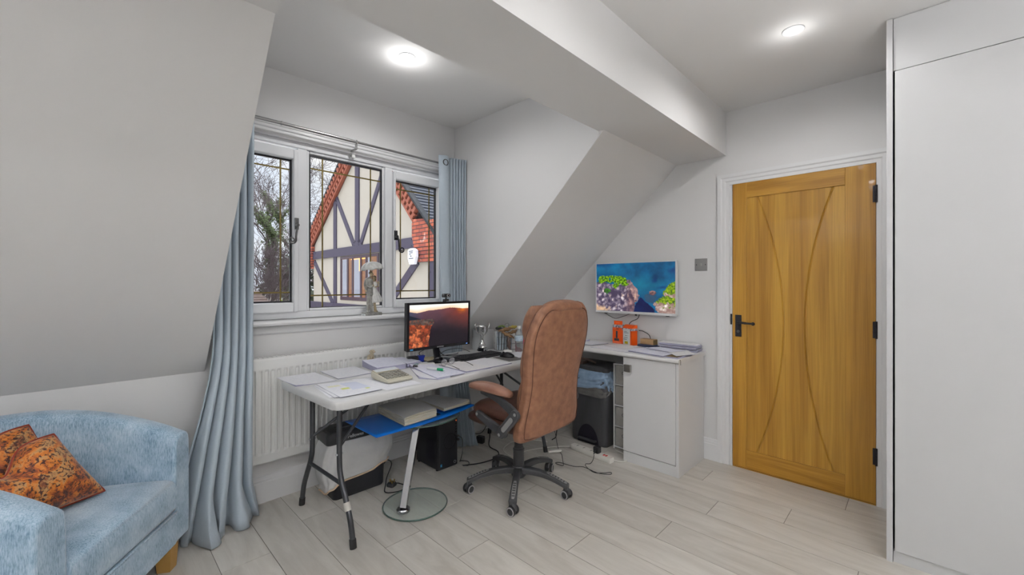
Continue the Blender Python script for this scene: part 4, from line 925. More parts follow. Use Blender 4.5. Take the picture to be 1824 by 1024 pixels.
def monitor():
    M = TR(1.745, 2.425, TZ)
    t = thing('monitor', 'black desktop monitor showing a canyon sunset', 'monitor', None, M=M)
    W, H = .535, .325; TM_ = TR(0, 0, .095+H/2) @ RX(math.radians(1.5))
    def fr(y0, y1, b, m):
        m.box((-W/2+b/2, (y0+y1)/2, 0), (b, y1-y0, H), TM_); m.box((W/2-b/2, (y0+y1)/2, 0), (b, y1-y0, H), TM_)
        m.box((0, (y0+y1)/2, H/2-b/2), (W-2*b, y1-y0, b), TM_); m.box((0, (y0+y1)/2, -H/2+b*.6), (W-2*b, y1-y0, b*1.2), TM_)
    m = MB(); fr(-.018, -.002, .016, m); m.build('bezel', 'plastic_gloss_black', t, bevel=.002)
    m = MB(); m.box((0, .012, 0), (W-.004, .028, H-.004), TM_); m.box((0, .03, -.02), (.3, .02, .18), TM_); m.build('back_cover', 'plastic_black', t, bevel=.004)
    x0, x1, z0, z1 = -W/2+.016, W/2-.016, -H/2+.020, H/2-.016
    g = MB(); NU, NV = 230, 140; g.grid(lambda u, v: (x0+(x1-x0)*u, -.0135, z0+(z1-z0)*v), NU, NV, M=TM_)
    o = g.build('screen', 'screen_picture', t, fix=False); o['label'] = 'lit screen with a sunset over canyon cliffs'
    def L3(a, b, k): k = max(0, min(1, k)); return tuple(a[i]+(b[i]-a[i])*k for i in range(3))
    def fb(x, y, s, o_=4, z=0): return noise.fractal(Vector((x*s, y*s, z)), .9, 2.1, o_)
    def inpoly(x, y, P):
        c = False; j = len(P)-1
        for i in range(len(P)):
            if (P[i][1] > y) != (P[j][1] > y) and x < (P[j][0]-P[i][0])*(y-P[i][1])/(P[j][1]-P[i][1])+P[i][0]: c = not c
            j = i
        return c
    CL = [(-.1, .645), (.10, .655), (.36, .655), (.40, .62), (.385, .53), (.345, .46), (.33, .30), (.31, .12), (.32, -.1), (-.1, -.1)]
    def pic(u, v):
        sd = math.hypot((u-.90)*1.25, (v-.875)*1.0)
        ridge = .865+.035*math.exp(-((u-.68)/.16)**2)-.05*math.exp(-((u-.12)/.14)**2)+.006*fb(u, 0, 12)
        if v > ridge:
            c = L3((255, 214, 170), (255, 255, 250), (v-ridge)/.09); c = L3(c, (255, 255, 235), 1-sd/.22)
        else:
            k = (ridge-v)/ridge; n = fb(u, v, 7)
            c = L3((108, 72, 84), (20, 14, 26), k*1.55+.12*n); c = L3(c, (52, 72, 104), max(0, .75-u*3.2)*(1-k*1.6)); c = L3(c, (150, 48, 26), max(0, .75-sd*1.35)); c = L3(c, (255, 140, 30), max(0, 1-sd/.17)*.95)
            s = abs(fb(u+.3, v*2, 5, 5)); c = L3(c, (78, 50, 58), max(0, .30-s)*2.2*max(0, u-.35)*max(0, min(1, v*2.0)))
            if u > .8: c = L3(c, (120, 34, 24), (u-.8)*1.6*max(0, 1-abs(v-.6)*2.2))
        if u < .24 and v < .76-.9*u*.6-.0 and v > .5: c = L3(c, (16, 28, 42), .85)
        if inpoly(u+.006*fb(u, v, 25), v+.008*fb(v, u, 22), CL):
            n = fb(u, v, 16, 5); n2 = fb(u, v*.5, 34, 4, 3)
            if v > .50+.10*(1-u*2.5)*.5 + .02*n: c = L3((108, 96, 90), (50, 40, 40), .5+n*.8); c = L3(c, (196, 88, 58), max(0, n2)*.8)
            else:
                dd, _p = noise.voronoi(Vector((u*13+n2*.3, v*6+n*.6, 2))); e_ = min(1, (dd[1]-dd[0])*2.6); sh = noise.cell(Vector((_p[0][0]*7, _p[0][1]*7, 1)))
                c = L3((60, 26, 22), L3((196, 84, 46), (244, 138, 84), sh), e_*.75+.25+n2*.3); c = L3(c, (70, 34, 28), max(0, n)*.9)
        return c
    cols = []
    for j in range(NV+1):
        for i in range(NU+1): c = lin(tuple(max(0, min(255, q)) for q in pic(i/NU, j/NV))); cols += [c[0], c[1], c[2], 1]
    at = o.data.color_attributes.new('picture', 'FLOAT_COLOR', 'POINT'); at.data.foreach_set('color', cols)
    s = MB(); s.tube([(0, .045, .20), (0, .045, .10), (0, .02, .02), (0, .01, .008)], [.022, .022, .026, .034], 14); s.build('stand_neck', 'plastic_gloss_black', t, smooth=True)
    s = MB(); s.lathe([(.001, 0), (.105, 0), (.108, .003), (.10, .007), (.04, .012), (.001, .014)], 36, M=TR(0, .01, 0) @ Matrix.Diagonal((1.15, .85, 1, 1))); s.build('stand_base', 'plastic_gloss_black', t, smooth=True, auto=.6)
    text('SAMSUNG', .0125, t, TM_ @ TR(0, -.0185, -H/2+.0095) @ RX(PI/2), 'silver_print', 'maker_lettering')
    l = MB(); l.box((W/2-.03, -.0185, -H/2+.009), (.012, .001, .004), TM_); l.build('power_light', 'led_blue', t)
    l = MB(); l.box((-W/2+.035, -.0185, -H/2+.010), (.022, .001, .010), TM_); l.build('energy_sticker', 'intel_print', t)
monitor()
def webcam():
    t = thing('webcam', 'small black webcam clipped on top of the monitor', 'webcam', (1.80, 2.42, TZ+.418))
    m = MB(); m.box((0, 0, .012), (.034, .03, .016)); m.cyl((0, 0, .018), (0, 0, .034), .006); m.box((0, .016, -.006), (.03, .008, .03)); m.build('clip', 'plastic_black', t, bevel=.003)
    m = MB(); m.rings([[(x, y, z+.044) for x, z in rrect(.062*s, .027*s, .011*s, 5)] for y, s in ((-.016, .86), (-.013, 1), (.010, 1), (.014, .8))]); m.build('body', 'plastic_black', t, auto=.7)
    m = MB(); m.cyl((.006, -.0165, .044), (.006, -.020, .044), .010, 20); m.build('lens_ring', 'silver_print', t, auto=.7)
    m = MB(); m.cyl((.006, -.019, .044), (.006, -.0215, .044), .0065, 20); m.build('lens', 'plastic_gloss_black', t, auto=.7)
webcam()
def keyboard():
    M = TM @ TR(1.20, .335, T0+.001) @ RZ(math.radians(-10))
    M = TR(2.03, 2.335, T0+.0005) @ RZ(math.radians(2.5))
    t = thing('keyboard', 'black computer keyboard in front of the monitor', 'keyboard', None, M=M)
    m = MB(); m.rings([[(x, y, z) for x, y in rrect(.44, .14, .012, 4)] for z in (0, .010)] + [[(x*.985, y*.96, .014+.004*(y/.14)) for x, y in rrect(.44, .14, .012, 4)]]); m.build('base', 'plastic_black', t, auto=.7)
    for k0, k1 in ((-.208, .070), (.078, .130), (.138, .205)):
      k = MB()
      for r in range(6):
        x = k0
        while x < k1-.012:
            w = .0165
            k.box((x+.008, .054-r*.0205, .019), (w-.0015, .0165, .008))
            x += .0190
      k.build('key_block', 'plastic_black', t, bevel=.0015)
    m = MB(); m.box((.17, .063, .0185), (.03, .004, .001)); m.build('status_light', 'silver_print', t)
keyboard()
def mouse():
    t = thing('computer_mouse', 'black computer mouse on the grey mat', 'mouse', (2.185, 2.185, T0+.003), math.radians(20))
    m = MB(); R = []
    for i in range(13):
        a = i/12; y = -.055+.11*a; w = .031*max(.05, math.sin(PI*(a*.9+.05)))**.5; h = .036*math.sin(PI*(a*.80+.12))**.8
        R.append([(w*math.cos(q), y, max(0, h*math.sin(q)) if q <= PI else 0) for q in [PI*k/12 for k in range(13)]])
    m.rings(R); m.build('shell', 'plastic_gloss_black', t, smooth=True)
    m = MB(); m.cyl((-.003, .03, .030), (.003, .03, .030), .008, 14); m.build('scroll_wheel', 'rubber_black', t, auto=.7)
    o = quad_sheet('mouse_mat', 'dark grey mat under the computer mouse', 'mouse mat', [(2.08, 2.06), (2.32, 2.03), (2.33, 2.24), (2.10, 2.25)], TZ, .0022, 'plastic_black', 'plastic_black', seed=17)
    MATS['mat_grey'] = mat('mat_grey', (120, 118, 118), .8, var=(20, (104, 100, 100), .6), bump=(200, .3)); o.data.materials[0] = MATS['mat_grey']
mouse()
def spectacles():
    t = thing('spectacles', 'thin dark-framed reading spectacles lying open on the paperwork', 'spectacles', (1.665, 2.215, T0+.009), math.radians(14))
    t.scale = (1.15, 1.15, 1.15)
    f = MB()
    for s in (-1, 1):
        R = [(s*.034+.027*math.cos(a), 0, .022+.0195*math.sin(a)) for a in [2*PI*k/24 for k in range(24)]]
        f.tube(R, .0011, 6, loop=True)
    f.tube(spl([(-.009, 0, .028), (0, -.002, .032), (.009, 0, .028)], 4), .0011, 6)
    f.build('frame', 'glasses_frame', t, smooth=True)
    for s in (-1, 1):
        l = MB(); l.cyl((s*.034, -.0004, .022), (s*.034, .0004, .022), .026, 24, M=TR(0, 0, .006) @ Matrix.Diagonal((1, 1, .73, 1))); l.build('lens', 'lens_clear', t)
        a = MB(); a.tube(spl([(s*.061, 0, .030), (s*.066, -.03, .026), (s*.066, -.09, .014), (s*.063, -.13, .002)], 5), [.0011]*10+[.0018]*6, 6); a.build('temple_arm', 'glasses_frame', t, smooth=True)
spectacles()
def desk_bits():
    M = TR(1.512, 2.135, T0+.0185) @ RZ(math.radians(-72)) @ RY(PI/2)
    t = thing('marker_pen', 'white marker pen with a green cap lying on the papers', 'marker pen', None, M=M)
    MB().lathe([(.004, -.07), (.0075, -.066), (.0078, .012), (.0075, .014)], 16).build('barrel', 'marker_white', t, auto=.7)
    MB().lathe([(.0082, .012), (.0084, .050), (.0075, .054), (.004, .056)], 16).build('cap', 'marker_green', t, auto=.7)
    MB().lathe([(.004, .054), (.0045, .064), (.003, .066)], 12).build('cap_tip', 'marker_white', t, auto=.7)
    t = thing('phone', 'slim white handset lying between papers and notepad', 'phone', (1.605, 2.372, T0+.0005), math.radians(-18))
    MB().rings([[(x, y, z) for x, y in rrect(.105-i, .04-i, .008, 4)] for z, i in ((0, .002), (.002, 0), (.007, 0), (.009, .002))]).build('body', 'mouse_white', t, auto=.8)
    MB().box((0, 0, .0092), (.08, .030, .0006)).build('face', 'label_white', t)
    t = thing('stapler', 'dark grey and blue desk stapler left of the envelope', 'stapler', (1.625, 2.52, T0), math.radians(-12))
    t.scale = (1.2, 1.2, 1.2)
    MB().box((-.028, 0, .017), (.062, .034, .034)).build('body', 'plastic_black', t, bevel=.006)
    MB().prism([(0, 0), (.05, 0), (.05, .006), (.035, .012), (.045, .034), (.005, .034), (.01, .012)], -.018, .018, 'Y').build('handle', 'gadget_blue', t, bevel=.003)
    MB().box((.02, 0, .003), (.075, .036, .005)).build('foot', 'gadget_blue', t, bevel=.002)
    t = thing('bulldog_clip', 'small green and black bulldog clip behind the marker pen', 'clip', (1.47, 2.30, T0+.013), .4)
    MB().prism([(-.012, 0), (.012, 0), (.004, .014), (-.004, .014)], -.014, .014, 'Y').build('jaw', 'plastic_black', t, bevel=.001)
    MB().tube([(0, -.01, .012), (.02, -.008, .017), (.026, 0, .018), (.02, .008, .017), (0, .01, .012)], .0012, 6).build('wire_handle', 'marker_green', t)
    t = thing('storage_box', 'low navy blue box under the dog figurine', 'box', (1.33, 2.642, TZ), math.radians(2))
    MB().box((0, 0, .009), (.07, .05, .018)).build('tray', 'box_navy', t, bevel=.002); MB().box((0, 0, .0215), (.074, .054, .006)).build('lid', 'box_navy', t, bevel=.002)
    # sitting dog
    t = thing('dog_figurine', 'little cream figurine of a sitting dog beside the radiator', 'figurine', (1.345, 2.642, TZ+.0245), math.radians(-70))
    b = MB(); b.ball((-.012, 0, .022), (.019, .016, .022)); b.tube([(-.01, 0, .025), (.004, 0, .045), (.012, 0, .062)], [.016, .0135, .009], 12); b.ball((.014, 0, .068), (.013, .0105, .011)); b.tube([(.018, 0, .066), (.032, 0, .062)], [.008, .005], 10)
    for s in (-1, 1):
        b.tube([(.006, s*.009, .042), (.012, s*.009, .02), (.012, s*.009, .003)], [.0065, .005, .005], 8); b.ball((.017, s*.009, .003), (.008, .005, .003)); b.ball((-.008, s*.015, .012), (.014, .008, .012)); b.ball((.004, s*.017, .003), (.012, .005, .003))
        b.tube([(.008, s*.009, .076), (.004, s*.015, .068), (.006, s*.016, .058)], [.004, .005, .003], 8)
    b.tube([(-.026, 0, .008), (-.038, .006, .006), (-.042, .014, .01)], [.004, .003, .002], 8)
    b.build('body', 'resin_cream', t, remesh=.0022)
    e = MB(); e.ball((.034, 0, .064), .0026); 
    for s in (-1, 1): e.ball((.0235, s*.0055, .072), .0017)
    e.build('face_details', 'resin_hair', t, smooth=True)
desk_bits()

def trophy():
    t = thing('trophy', 'silver two-handled trophy cup on a black plinth', 'trophy', (2.262, 2.55, TZ))
    MB().lathe([(.042, 0), (.042, .012), (.036, .016), (.036, .026), (.001, .026)], 8).build('plinth', 'plastic_gloss_black', t)
    MB().lathe([(.001, .026), (.034, .027), (.032, .040), (.026, .046), (.029, .056), (.018, .070), (.012, .085), (.009, .100), (.015, .108), (.008, .114), (.011, .122), (.024, .130), (.040, .146), (.048, .168), (.050, .196), (.053, .200), (.051, .200), (.046, .172), (.036, .150), (.001, .138)], 30).build('cup', 'trophy_silver', t, auto=.9)
    for s in (-1, 1):
        MB().tube(spl([(s*.036, 0, .146), (s*.058, 0, .156), (s*.066, 0, .180), (s*.078, 0, .210), (s*.070, 0, .226)], 5), [.004]*10+[.005]*11, 8).build('handle', 'trophy_silver', t, smooth=True)
    MB().prism([(-.018, .003), (.018, .003), (.018, .023), (-.018, .023)], -.0372, -.0395, 'Y').build('engraved_plate', 'silver_print', t)
trophy()
def clutter():
    t = thing('storage_box', 'translucent plastic box holding papers, behind the trophy', 'box', (2.325, 2.61, TZ), math.radians(4))
    MB().bb(-.085, .085, -.045, .045, .0, .165).build('shell', 'clear_box', t, bevel=.004)
    MB().bb(-.075, .07, -.03, .03, .004, .13).build('papers', 'paper_plain', t, bevel=.002); MB().bb(-.083, -.02, -.049, -.045, .004, .05).build('front_label', 'label_white', t)
    # wire mesh organiser with brochures and packets
    t = thing('desk_organiser', 'wire-grid desk organiser crammed with brochures, between trophy and water bottle', 'desk organiser', (2.44, 2.44, TZ), math.radians(-28))
    w = MB()
    for z in (.004, .055, .11, .15):
        w.tube([(-.10, -.04, z), (.10, -.04, z), (.10, .04, z), (-.10, .04, z)], .0014, 6, loop=True)
    for x in [-.10+.04*k for k in range(6)]:
        for y in (-.04, .04): w.tube([(x, y, .004), (x, y, .15)], .0012, 5)
    w.build('wire_frame', 'wire_dark', t)
    MB().bb(-.03, .098, -.006, -.001, .006, .12).build('divider', 'paper_plain', t)
    r = random.Random(4)
    P0 = TR(2.44, 2.44, TZ) @ RZ(math.radians(-28))
    def on(x, y, z): return P0 @ TR(x, y, z)
    for k in range(5):
        t2 = thing('brochure', ['slim white brochure at the left end of the desk organiser', 'blue-grey brochure second from the left in the organiser', 'pale brochure third from the left in the organiser', 'grey leaflet behind the dark stem in the organiser', 'short white leaflet nearest the bottle in the organiser'][k], 'brochure', None, group='brochures in the desk organiser', M=on(-.092+.020*k if k < 3 else -.02+.04*(k-3), -.01, .006) @ RY(math.radians((-3, 2, 4, 0, 3)[k])) )
        MB().bb(-.006, .006, -.026, .026, 0, (.150, .140, .135, .10, .105)[k]).build('pages', 'brochure', t2, bevel=.001)
        MB().bb(-.0072, -.0062, -.027, .027, 0, (.151, .141, .136, .101, .106)[k]).build('cover', ['label_white', 'brochure', 'label_white', 'brochure', 'label_white'][k], t2)
    def packet(nm, lab, M, d, m, cat='packet', g=None):
        t3 = thing(nm, lab, cat, None, group=g, M=M)
        def f(u, v): return None
        R = []
        for i in range(9):
            a = i/8; s = math.sin(PI*(.06+.88*a)); rr = random.Random(i+int(d[0]*1e4))
            R.append([(d[0]*(a-.5), q[0]*(d[1]*(.75+.25*s)+rr.uniform(-.002, .002)), q[1]*(d[2]*s+.0015)+.004*math.sin(i*2.1)) for q in [(math.cos(2*PI*k/14)/2, math.sin(2*PI*k/14)/2) for k in range(14)]])
        b = MB(); b.rings(R); b.build('wrapper', m, t3, smooth=True)
        e = MB()
        for s in (-1, 1): e.box((s*d[0]*.53, 0, 0), (.008, d[1]*.8, .0012))
        e.build('crimped_end', m, t3)
        return t3
    packet('snack_packet', 'crinkled brown paper packet on top of the desk organiser', on(-.015, -.008, .168) @ RY(-.18), (.12, .05, .034), 'brown_packet', g='snack packets')
    packet('snack_packet', 'brown and red packet leaning out of the organiser front', on(-.01, -.05, .128) @ RY(.45) @ RX(.3), (.11, .04, .03), 'brown_packet', g='snack packets')
    packet('snack_packet', 'yellow packet on the right end of the desk organiser', on(.052, .005, .185) @ RY(-.1), (.075, .045, .028), 'yellow_packet', g='snack packets')
    packet('snack_packet', 'reddish packet just right of the brown one, under the yellow packet', on(.045, -.03, .150) @ RY(-.25), (.10, .042, .028), 'brown_packet', g='snack packets')
    packet('snack_packet', 'dark rolled packet standing upright in front of the organiser', on(-.005, -.062, .058) @ RY(1.45), (.115, .035, .03), 'dark_packet', g='snack packets')
    t = thing('headphones', 'green and black earphones coiled on the desk organiser', 'earphones', None, M=on(-.06, .0, .172))
    MB().ball((-.02, 0, .008), (.022, .016, .014)).ball((.0, .012, .006), (.016, .012, .012)).build('ear_pad', 'plastic_black', t, smooth=True)
    MB().tube(spl([(-.02, -.01, .02), (.01, -.012, .028), (.03, -.01, .022), (.035, .0, .012)], 5), .007, 8).build('green_band', 'green_plastic', t, smooth=True)
    MB().tube(spl([(.03, 0, .015), (.05, 0, .045), (.072, 0, .042), (.07, 0, .016), (.06, 0, .0)], 6), .0014, 6).build('cord', 'cable_black', t)
    t = thing('water_bottle', 'clear plastic water bottle with white cap beside the organiser', 'bottle', (2.435, 2.30, TZ))
    MB().lathe([(.001, 0), (.030, .001), (.033, .010), (.031, .03), (.033, .05), (.031, .07), (.033, .088), (.033, .122), (.031, .140), (.022, .165), (.014, .178), (.013, .190), (.001, .190)], 28).build('body', 'clear_plastic', t, smooth=True)
    MB().lathe([(.0335, .088), (.0338, .09), (.0338, .130), (.0335, .132)], 28, cap=False).build('paper_label', 'bottle_label', t, smooth=True)
    MB().lathe([(.001, .186), (.016, .186), (.0165, .204), (.015, .207), (.001, .207)], 24).build('cap', 'mouse_white', t, auto=.6)
    t = thing('carrier_bag', 'red and blue printed bag standing behind the bottle', 'bag', (2.535, 2.33, TZ), math.radians(-35))
    def bag(u, v):
        a = 2*PI*u; w = .05-.018*v; d = .026*(1-v)+.004; return (w*math.copysign(abs(math.cos(a))**.5, math.cos(a))+.015*v, d*math.copysign(abs(math.sin(a))**.6, math.sin(a))+.004*math.sin(v*12+u*20), .002+.165*v+.012*v*math.cos(a))
    MB().grid(bag, 36, 12).build('body', 'red_blue_print', t, smooth=True, solid=.0012, fix=False)
    MB().tube(spl([(-.02, 0, .155), (-.01, 0, .185), (.02, 0, .18), (.03, 0, .15)], 5), .0022, 6).build('handle', 'cable_white', t)
    t = thing('computer_mouse', 'small white rounded mouse in front of the water bottle', 'mouse', (2.338, 2.335, T0), math.radians(-40))
    MB().rings([[(x*s, y*s, z) for x, y in rrect(.075, .045, .021, 6)] for z, s in ((0, .9), (.006, 1), (.014, .97), (.020, .8), (.023, .4))]).build('shell', 'mouse_white', t, auto=1.0, sub=1)
    MB().box((.018, 0, .0215), (.012, .004, .003)).build('scroll_wheel', 'rubber_black', t, bevel=.001)
    # cables behind the monitor
    for lab, P, r_ in (('black monitor cable trailing over the table behind the keyboard', [(1.76, 2.47, TZ+.10), (1.85, 2.52, TZ+.02), (1.98, 2.50, TZ+.004), (2.12, 2.47, TZ+.004), (2.25, 2.50, TZ+.004)], .0028), ('thin black lead looping behind the monitor stand', [(1.70, 2.46, TZ+.10), (1.68, 2.575, TZ+.05), (1.74, 2.60, TZ+.004), (1.84, 2.585, TZ+.004), (2.0, 2.56, TZ+.004), (2.05, 2.60, TZ+.004)], .0024), ('grey wire rack lead crossing the back edge of the table', [(1.86, 2.60, TZ+.005), (1.95, 2.62, TZ+.03), (2.05, 2.58, TZ+.04), (2.14, 2.56, TZ+.005)], .002)):
        tag(MB().tube(spl(P, 8), r_, 6).build('cable', 'cable_black', smooth=True), lab, 'cable', 'cables on the table')
clutter()

# ---------------------------------------------------------------- statuette on the sill
def statue():
    t = thing('statuette', 'pewter statuette of a couple embracing under an umbrella, on the window sill', 'statuette', (1.392, 2.728, WZ0), math.radians(4))
    MB().bb(-.058, .062, -.032, .032, 0, .020).build('base', 'resin_pewter', t, bevel=.002)
    MB().bb(-.070, -.058, -.02, .02, 0, .012).build('base_label', 'label_white', t)
    g = .020
    # man: legs, jacket, arms, head
    b = MB()
    b.tube([(-.030, 0, g+.002), (-.028, 0, g+.06), (-.018, 0, g+.13)], [.0085, .0115, .016], 12); b.tube([(-.008, -.008, g+.002), (-.008, -.006, g+.07), (-.010, 0, g+.135)], [.0085, .0115, .016], 12)
    b.ball((-.036, -.008, g+.004), (.013, .016, .006)); b.ball((-.004, -.016, g+.004), (.013, .015, .006))
    b.tube([(-.014, 0, g+.12), (-.016, 0, g+.16), (-.020, 0, g+.20), (-.020, 0, g+.228), (-.012, 0, g+.243)], [.023, .021, .026, .026, .010], 14)
    b.tube([(-.042, 0, g+.228), (-.052, -.002, g+.19), (-.046, -.006, g+.155)], [.011, .010, .008], 10)
    b.tube([(-.044, -.004, g+.226), (-.046, -.016, g+.185), (-.026, -.026, g+.172), (-.006, -.024, g+.184)], [.011, .010, .008, .006], 10)
    b.build('man_figure', 'resin_pewter', t, remesh=.0028)
    h = MB(); h.tube([(-.012, 0, g+.238), (-.008, -.002, g+.252)], [.008, .008], 10); h.ball((-.004, -.004, g+.266), (.012, .0135, .0155)); h.ball((.004, -.014, g+.264), (.004, .004, .004)); h.ball((-.004, -.026, g+.186), (.008, .006, .007)); h.ball((-.048, -.006, g+.148), (.007, .006, .009)); h.build('man_face_and_hands', 'resin_skin', t, remesh=.0022)
    h = MB(); h.ball((-.007, .002, g+.273), (.0135, .0145, .012)); h.build('man_hair', 'resin_hair', t, smooth=True)
    # woman: legs, flared dress, arms, head on his chest
    s = MB(); s.tube([(.022, 0, g+.002), (.021, 0, g+.05), (.018, 0, g+.10)], [.005, .007, .008], 10); s.tube([(.028, -.012, g+.010), (.024, .0, g+.055), (.022, 0, g+.10)], [.005, .007, .008], 10)
    s.ball((.020, -.006, g+.003), (.007, .012, .004)); s.ball((.031, -.014, g+.006), (.007, .010, .006)); s.build('woman_legs', 'resin_skin', t, remesh=.0024); s = MB()
    s2 = s; s2.tube([(.034, -.002, g+.205), (.050, -.008, g+.200), (.040, -.020, g+.180), (.010, -.026, g+.176)], [.006, .0055, .005, .0045], 8)
    s.tube([(.018, -.002, g+.215), (.014, -.004, g+.226)], [.006, .006], 8); s.ball((.012, -.010, g+.238), (.0105, .0115, .0135)); s.tube([(.042, .0, g+.205), (.056, .004, g+.214), (.060, 0, g+.205)], [.006, .0055, .005], 8)
    s.build('woman_skin', 'resin_skin', t, remesh=.0024)
    n = 40; R = []
    for z, rx, ry, fold, cx in ((.070, .046, .036, .10, .026), (.078, .044, .034, .10, .026), (.11, .036, .028, .08, .024), (.14, .026, .021, .05, .022), (.160, .017, .014, .02, .020), (.175, .0155, .013, 0, .020), (.195, .019, .015, 0, .021), (.208, .017, .012, 0, .022), (.214, .009, .008, 0, .022)):
        R.append([(cx+rx*(1+fold*math.sin(9*a))*math.cos(a)+(0.010*(.14-z)/.07 if z < .14 else 0), ry*(1+fold*math.sin(9*a))*math.sin(a), g+z+.006*fold*10*math.cos(a)) for a in [2*PI*k/n for k in range(n)]])
    MB().rings(R).build('woman_dress', 'resin_silver', t, smooth=True)
    h = MB(); h.ball((.018, -.004, g+.243), (.0145, .014, .014)); h.tube([(.022, .0, g+.245), (.027, .002, g+.225), (.022, .004, g+.205)], [.011, .009, .004], 10); h.build('woman_hair', 'resin_hair', t, remesh=.0024)
    # umbrella
    MB().tube([(-.004, -.028, g+.178), (0, -.006, g+.262), (.004, 0, g+.355)], .0022, 8).build('umbrella_shaft', 'resin_hair', t, smooth=True)
    u = MB(); R = []
    for i in range(9):
        a = i/8; rr = .004+.080*math.sin(a*PI/2); z = .352-.052*(1-math.cos(a*PI/2))**1.1
        R.append([((rr*(1+(.05*math.cos(8*q)*a)))*math.cos(q)*.97, rr*(1+.05*math.cos(8*q)*a)*math.sin(q)*.62, z-.007*a*(1-math.cos(8*q))*.5+(-.010*a*math.cos(q))*-1) for q in [2*PI*k/48 for k in range(48)]])
    u.rings(R, True, False, M=TR(.004, 0, g) ); u.build('umbrella_canopy', 'resin_silver', t, smooth=True, solid=.002, fix=False)
    MB().cyl((.004, 0, g+.35), (.005, 0, g+.368), .002, 8).build('umbrella_tip', 'resin_pewter', t)
statue()

# ---------------------------------------------------------------- office chair
def office_chair():
    M = TR(1.910, 1.808, 0) @ RZ(math.radians(2))
    t = thing('office_chair', 'high-backed tan leather executive swivel chair seen from behind', 'office chair', None, M=M)
    # base: five legs
    for k in range(5):
        a = math.radians(1.5-2+72*k); B = RZ(a); R = []
        for i in range(13):
            q = i/12; x = .025+.300*q; zt = .138-.052*q**1.9+.010*math.sin(PI*q); hh = .040-.012*q; w = .026-.0045*math.sin(PI*q)-.001*q
            R.append([(x, w*cy, zt+hh*cz-hh) for cy, cz in ((-.75, 1), (.75, 1), (1, .8), (.85, 0), (-.85, 0), (-1, .8))])
        leg = MB(); leg.rings(R, M=B); lo = leg.build('base_leg', 'chair_plastic', t, bevel=.004, auto=.7)
        def top(q): return .138-.052*q**1.9+.010*math.sin(PI*q)
        il = MB(); R = []
        for i in range(11):
            q = .55+.42*i/10; x = .025+.300*q; w = .0125*math.sin(PI*min(1, max(0.0, (i+.6)/11.2)))**.35
            R.append([(x, -w, top(q)-.002), (x, -w, top(q)+.0022), (x, w, top(q)+.0022), (x, w, top(q)-.002)])
        il.rings(R, M=B); il.build('foot_grip', 'chair_inlay', lo)
        sl = MB()
        for i in range(6):
            q = .62+.058*i; x = .025+.3*q; sl.box((x, 0, top(q)+.0018), (.006, .017, .003), B)
        sl.build('grip_slots', 'plastic_black', lo)
        # twin-wheel castor
        c = MB(); cx = .315; c.cyl((cx-.005, 0, .05), (cx-.005, 0, .085), .011, M=B); 
        C = B @ TR(cx, 0, 0) @ RZ(math.radians((20, -35, 35, 60, -20)[k]))
        c.tube([(.016*math.cos(z)-.0, 0, .030+.030*math.sin(z)) for z in [PI*i/8 for i in range(9)]], [.012]*9, 8, M=C)
        ca = c.build('castor', 'chair_plastic', t, smooth=True, auto=.8)
        for s in (-1, 1):
            w = MB(); w.lathe([(.001, s*.008), (.026, s*.008), (.0275, s*.012), (.0275, s*.022), (.025, s*.026), (.001, s*.026)], 26, M=C @ TR(0, 0, .0276) @ RX(PI/2)); w.build('wheel', 'plastic_black', ca, auto=.6)
            w = MB(); w.lathe([(.019, s*.0255), (.019, s*.0272), (.0245, s*.0272), (.0255, s*.0255)], 26, cap=False, M=C @ TR(0, 0, .0276) @ RX(PI/2)); w.build('wheel_ring', 'wheel_grey', ca, auto=.8)
    MB().lathe([(.001, .075), (.038, .075), (.046, .085), (.046, .125), (.036, .145), (.001, .145)], 30).build('hub', 'chair_plastic', t, auto=.7)
    c = MB(); c.lathe([(.030, .14), (.0345, .15), (.0345, .235), (.036, .240), (.036, .25), (.030, .252), (.030, .262), (.027, .264), (.027, .325), (.024, .328), (.024, .40), (.001, .40)], 30, cap=True); c.build('gas_lift', 'chair_plastic', t, auto=.6)
    m = MB(); m.bb(-.09, .09, -.13, .12, .385, .415); m.bb(-.03, .03, -.05, .05, .365, .385); m.bb(-.11, -.04, -.20, -.08, .375, .39); m.bb(.04, .11, -.20, -.08, .375, .39); m.build('tilt_mechanism', 'plastic_black', t, bevel=.005)
    m = MB(); m.tube([(.06, .02, .385), (.17, .02, .370), (.27, .0, .362)], .006, 8); m.cyl((.25, .005, .363), (.31, -.005, .358), .011, 12); m.build('lever', 'plastic_black', t, auto=.8)
    def se(w, d, n, z, c=(0, 0), e=3.2, tilt=0, dz=None):
        P = []
        for k in range(n):
            a = 2*PI*k/n; x = w*math.copysign(abs(math.cos(a))**(2/e), math.cos(a)); y = d*math.copysign(abs(math.sin(a))**(2/e), math.sin(a)); P.append((c[0]+x, c[1]+y, z+tilt*y+(dz(x, y) if dz else 0)))
        return P
    # seat: lower cushion and upper pad
    def dzf(x, y): return -.030*max(0, (y-.10)/.17)**2+.006*(x/.25)**2
    s = MB(); s.rings([se(w, d*1.06, 56, z, (0, .030), 4, .02, dzf) for w, d, z in ((.19, .19, .412), (.235, .235, .418), (.252, .255, .435), (.258, .262, .455), (.252, .256, .473), (.24, .245, .478))]); s.build('seat', 'leather_seat', t, smooth=True)
    s = MB(); s.rings([se(w, d, 56, z, (0, .012), 3.6, .02, lambda x, y: dzf(x, y)+.012*(1-(x/.25)**2)*0) for w, d, z in ((.235, .242, .478), (.247, .252, .486), (.252, .256, .505), (.243, .247, .528), (.215, .225, .545), (.14, .15, .553), (.03, .04, .556))]); s.build('seat_pad', 'leather_seat', t, smooth=True)
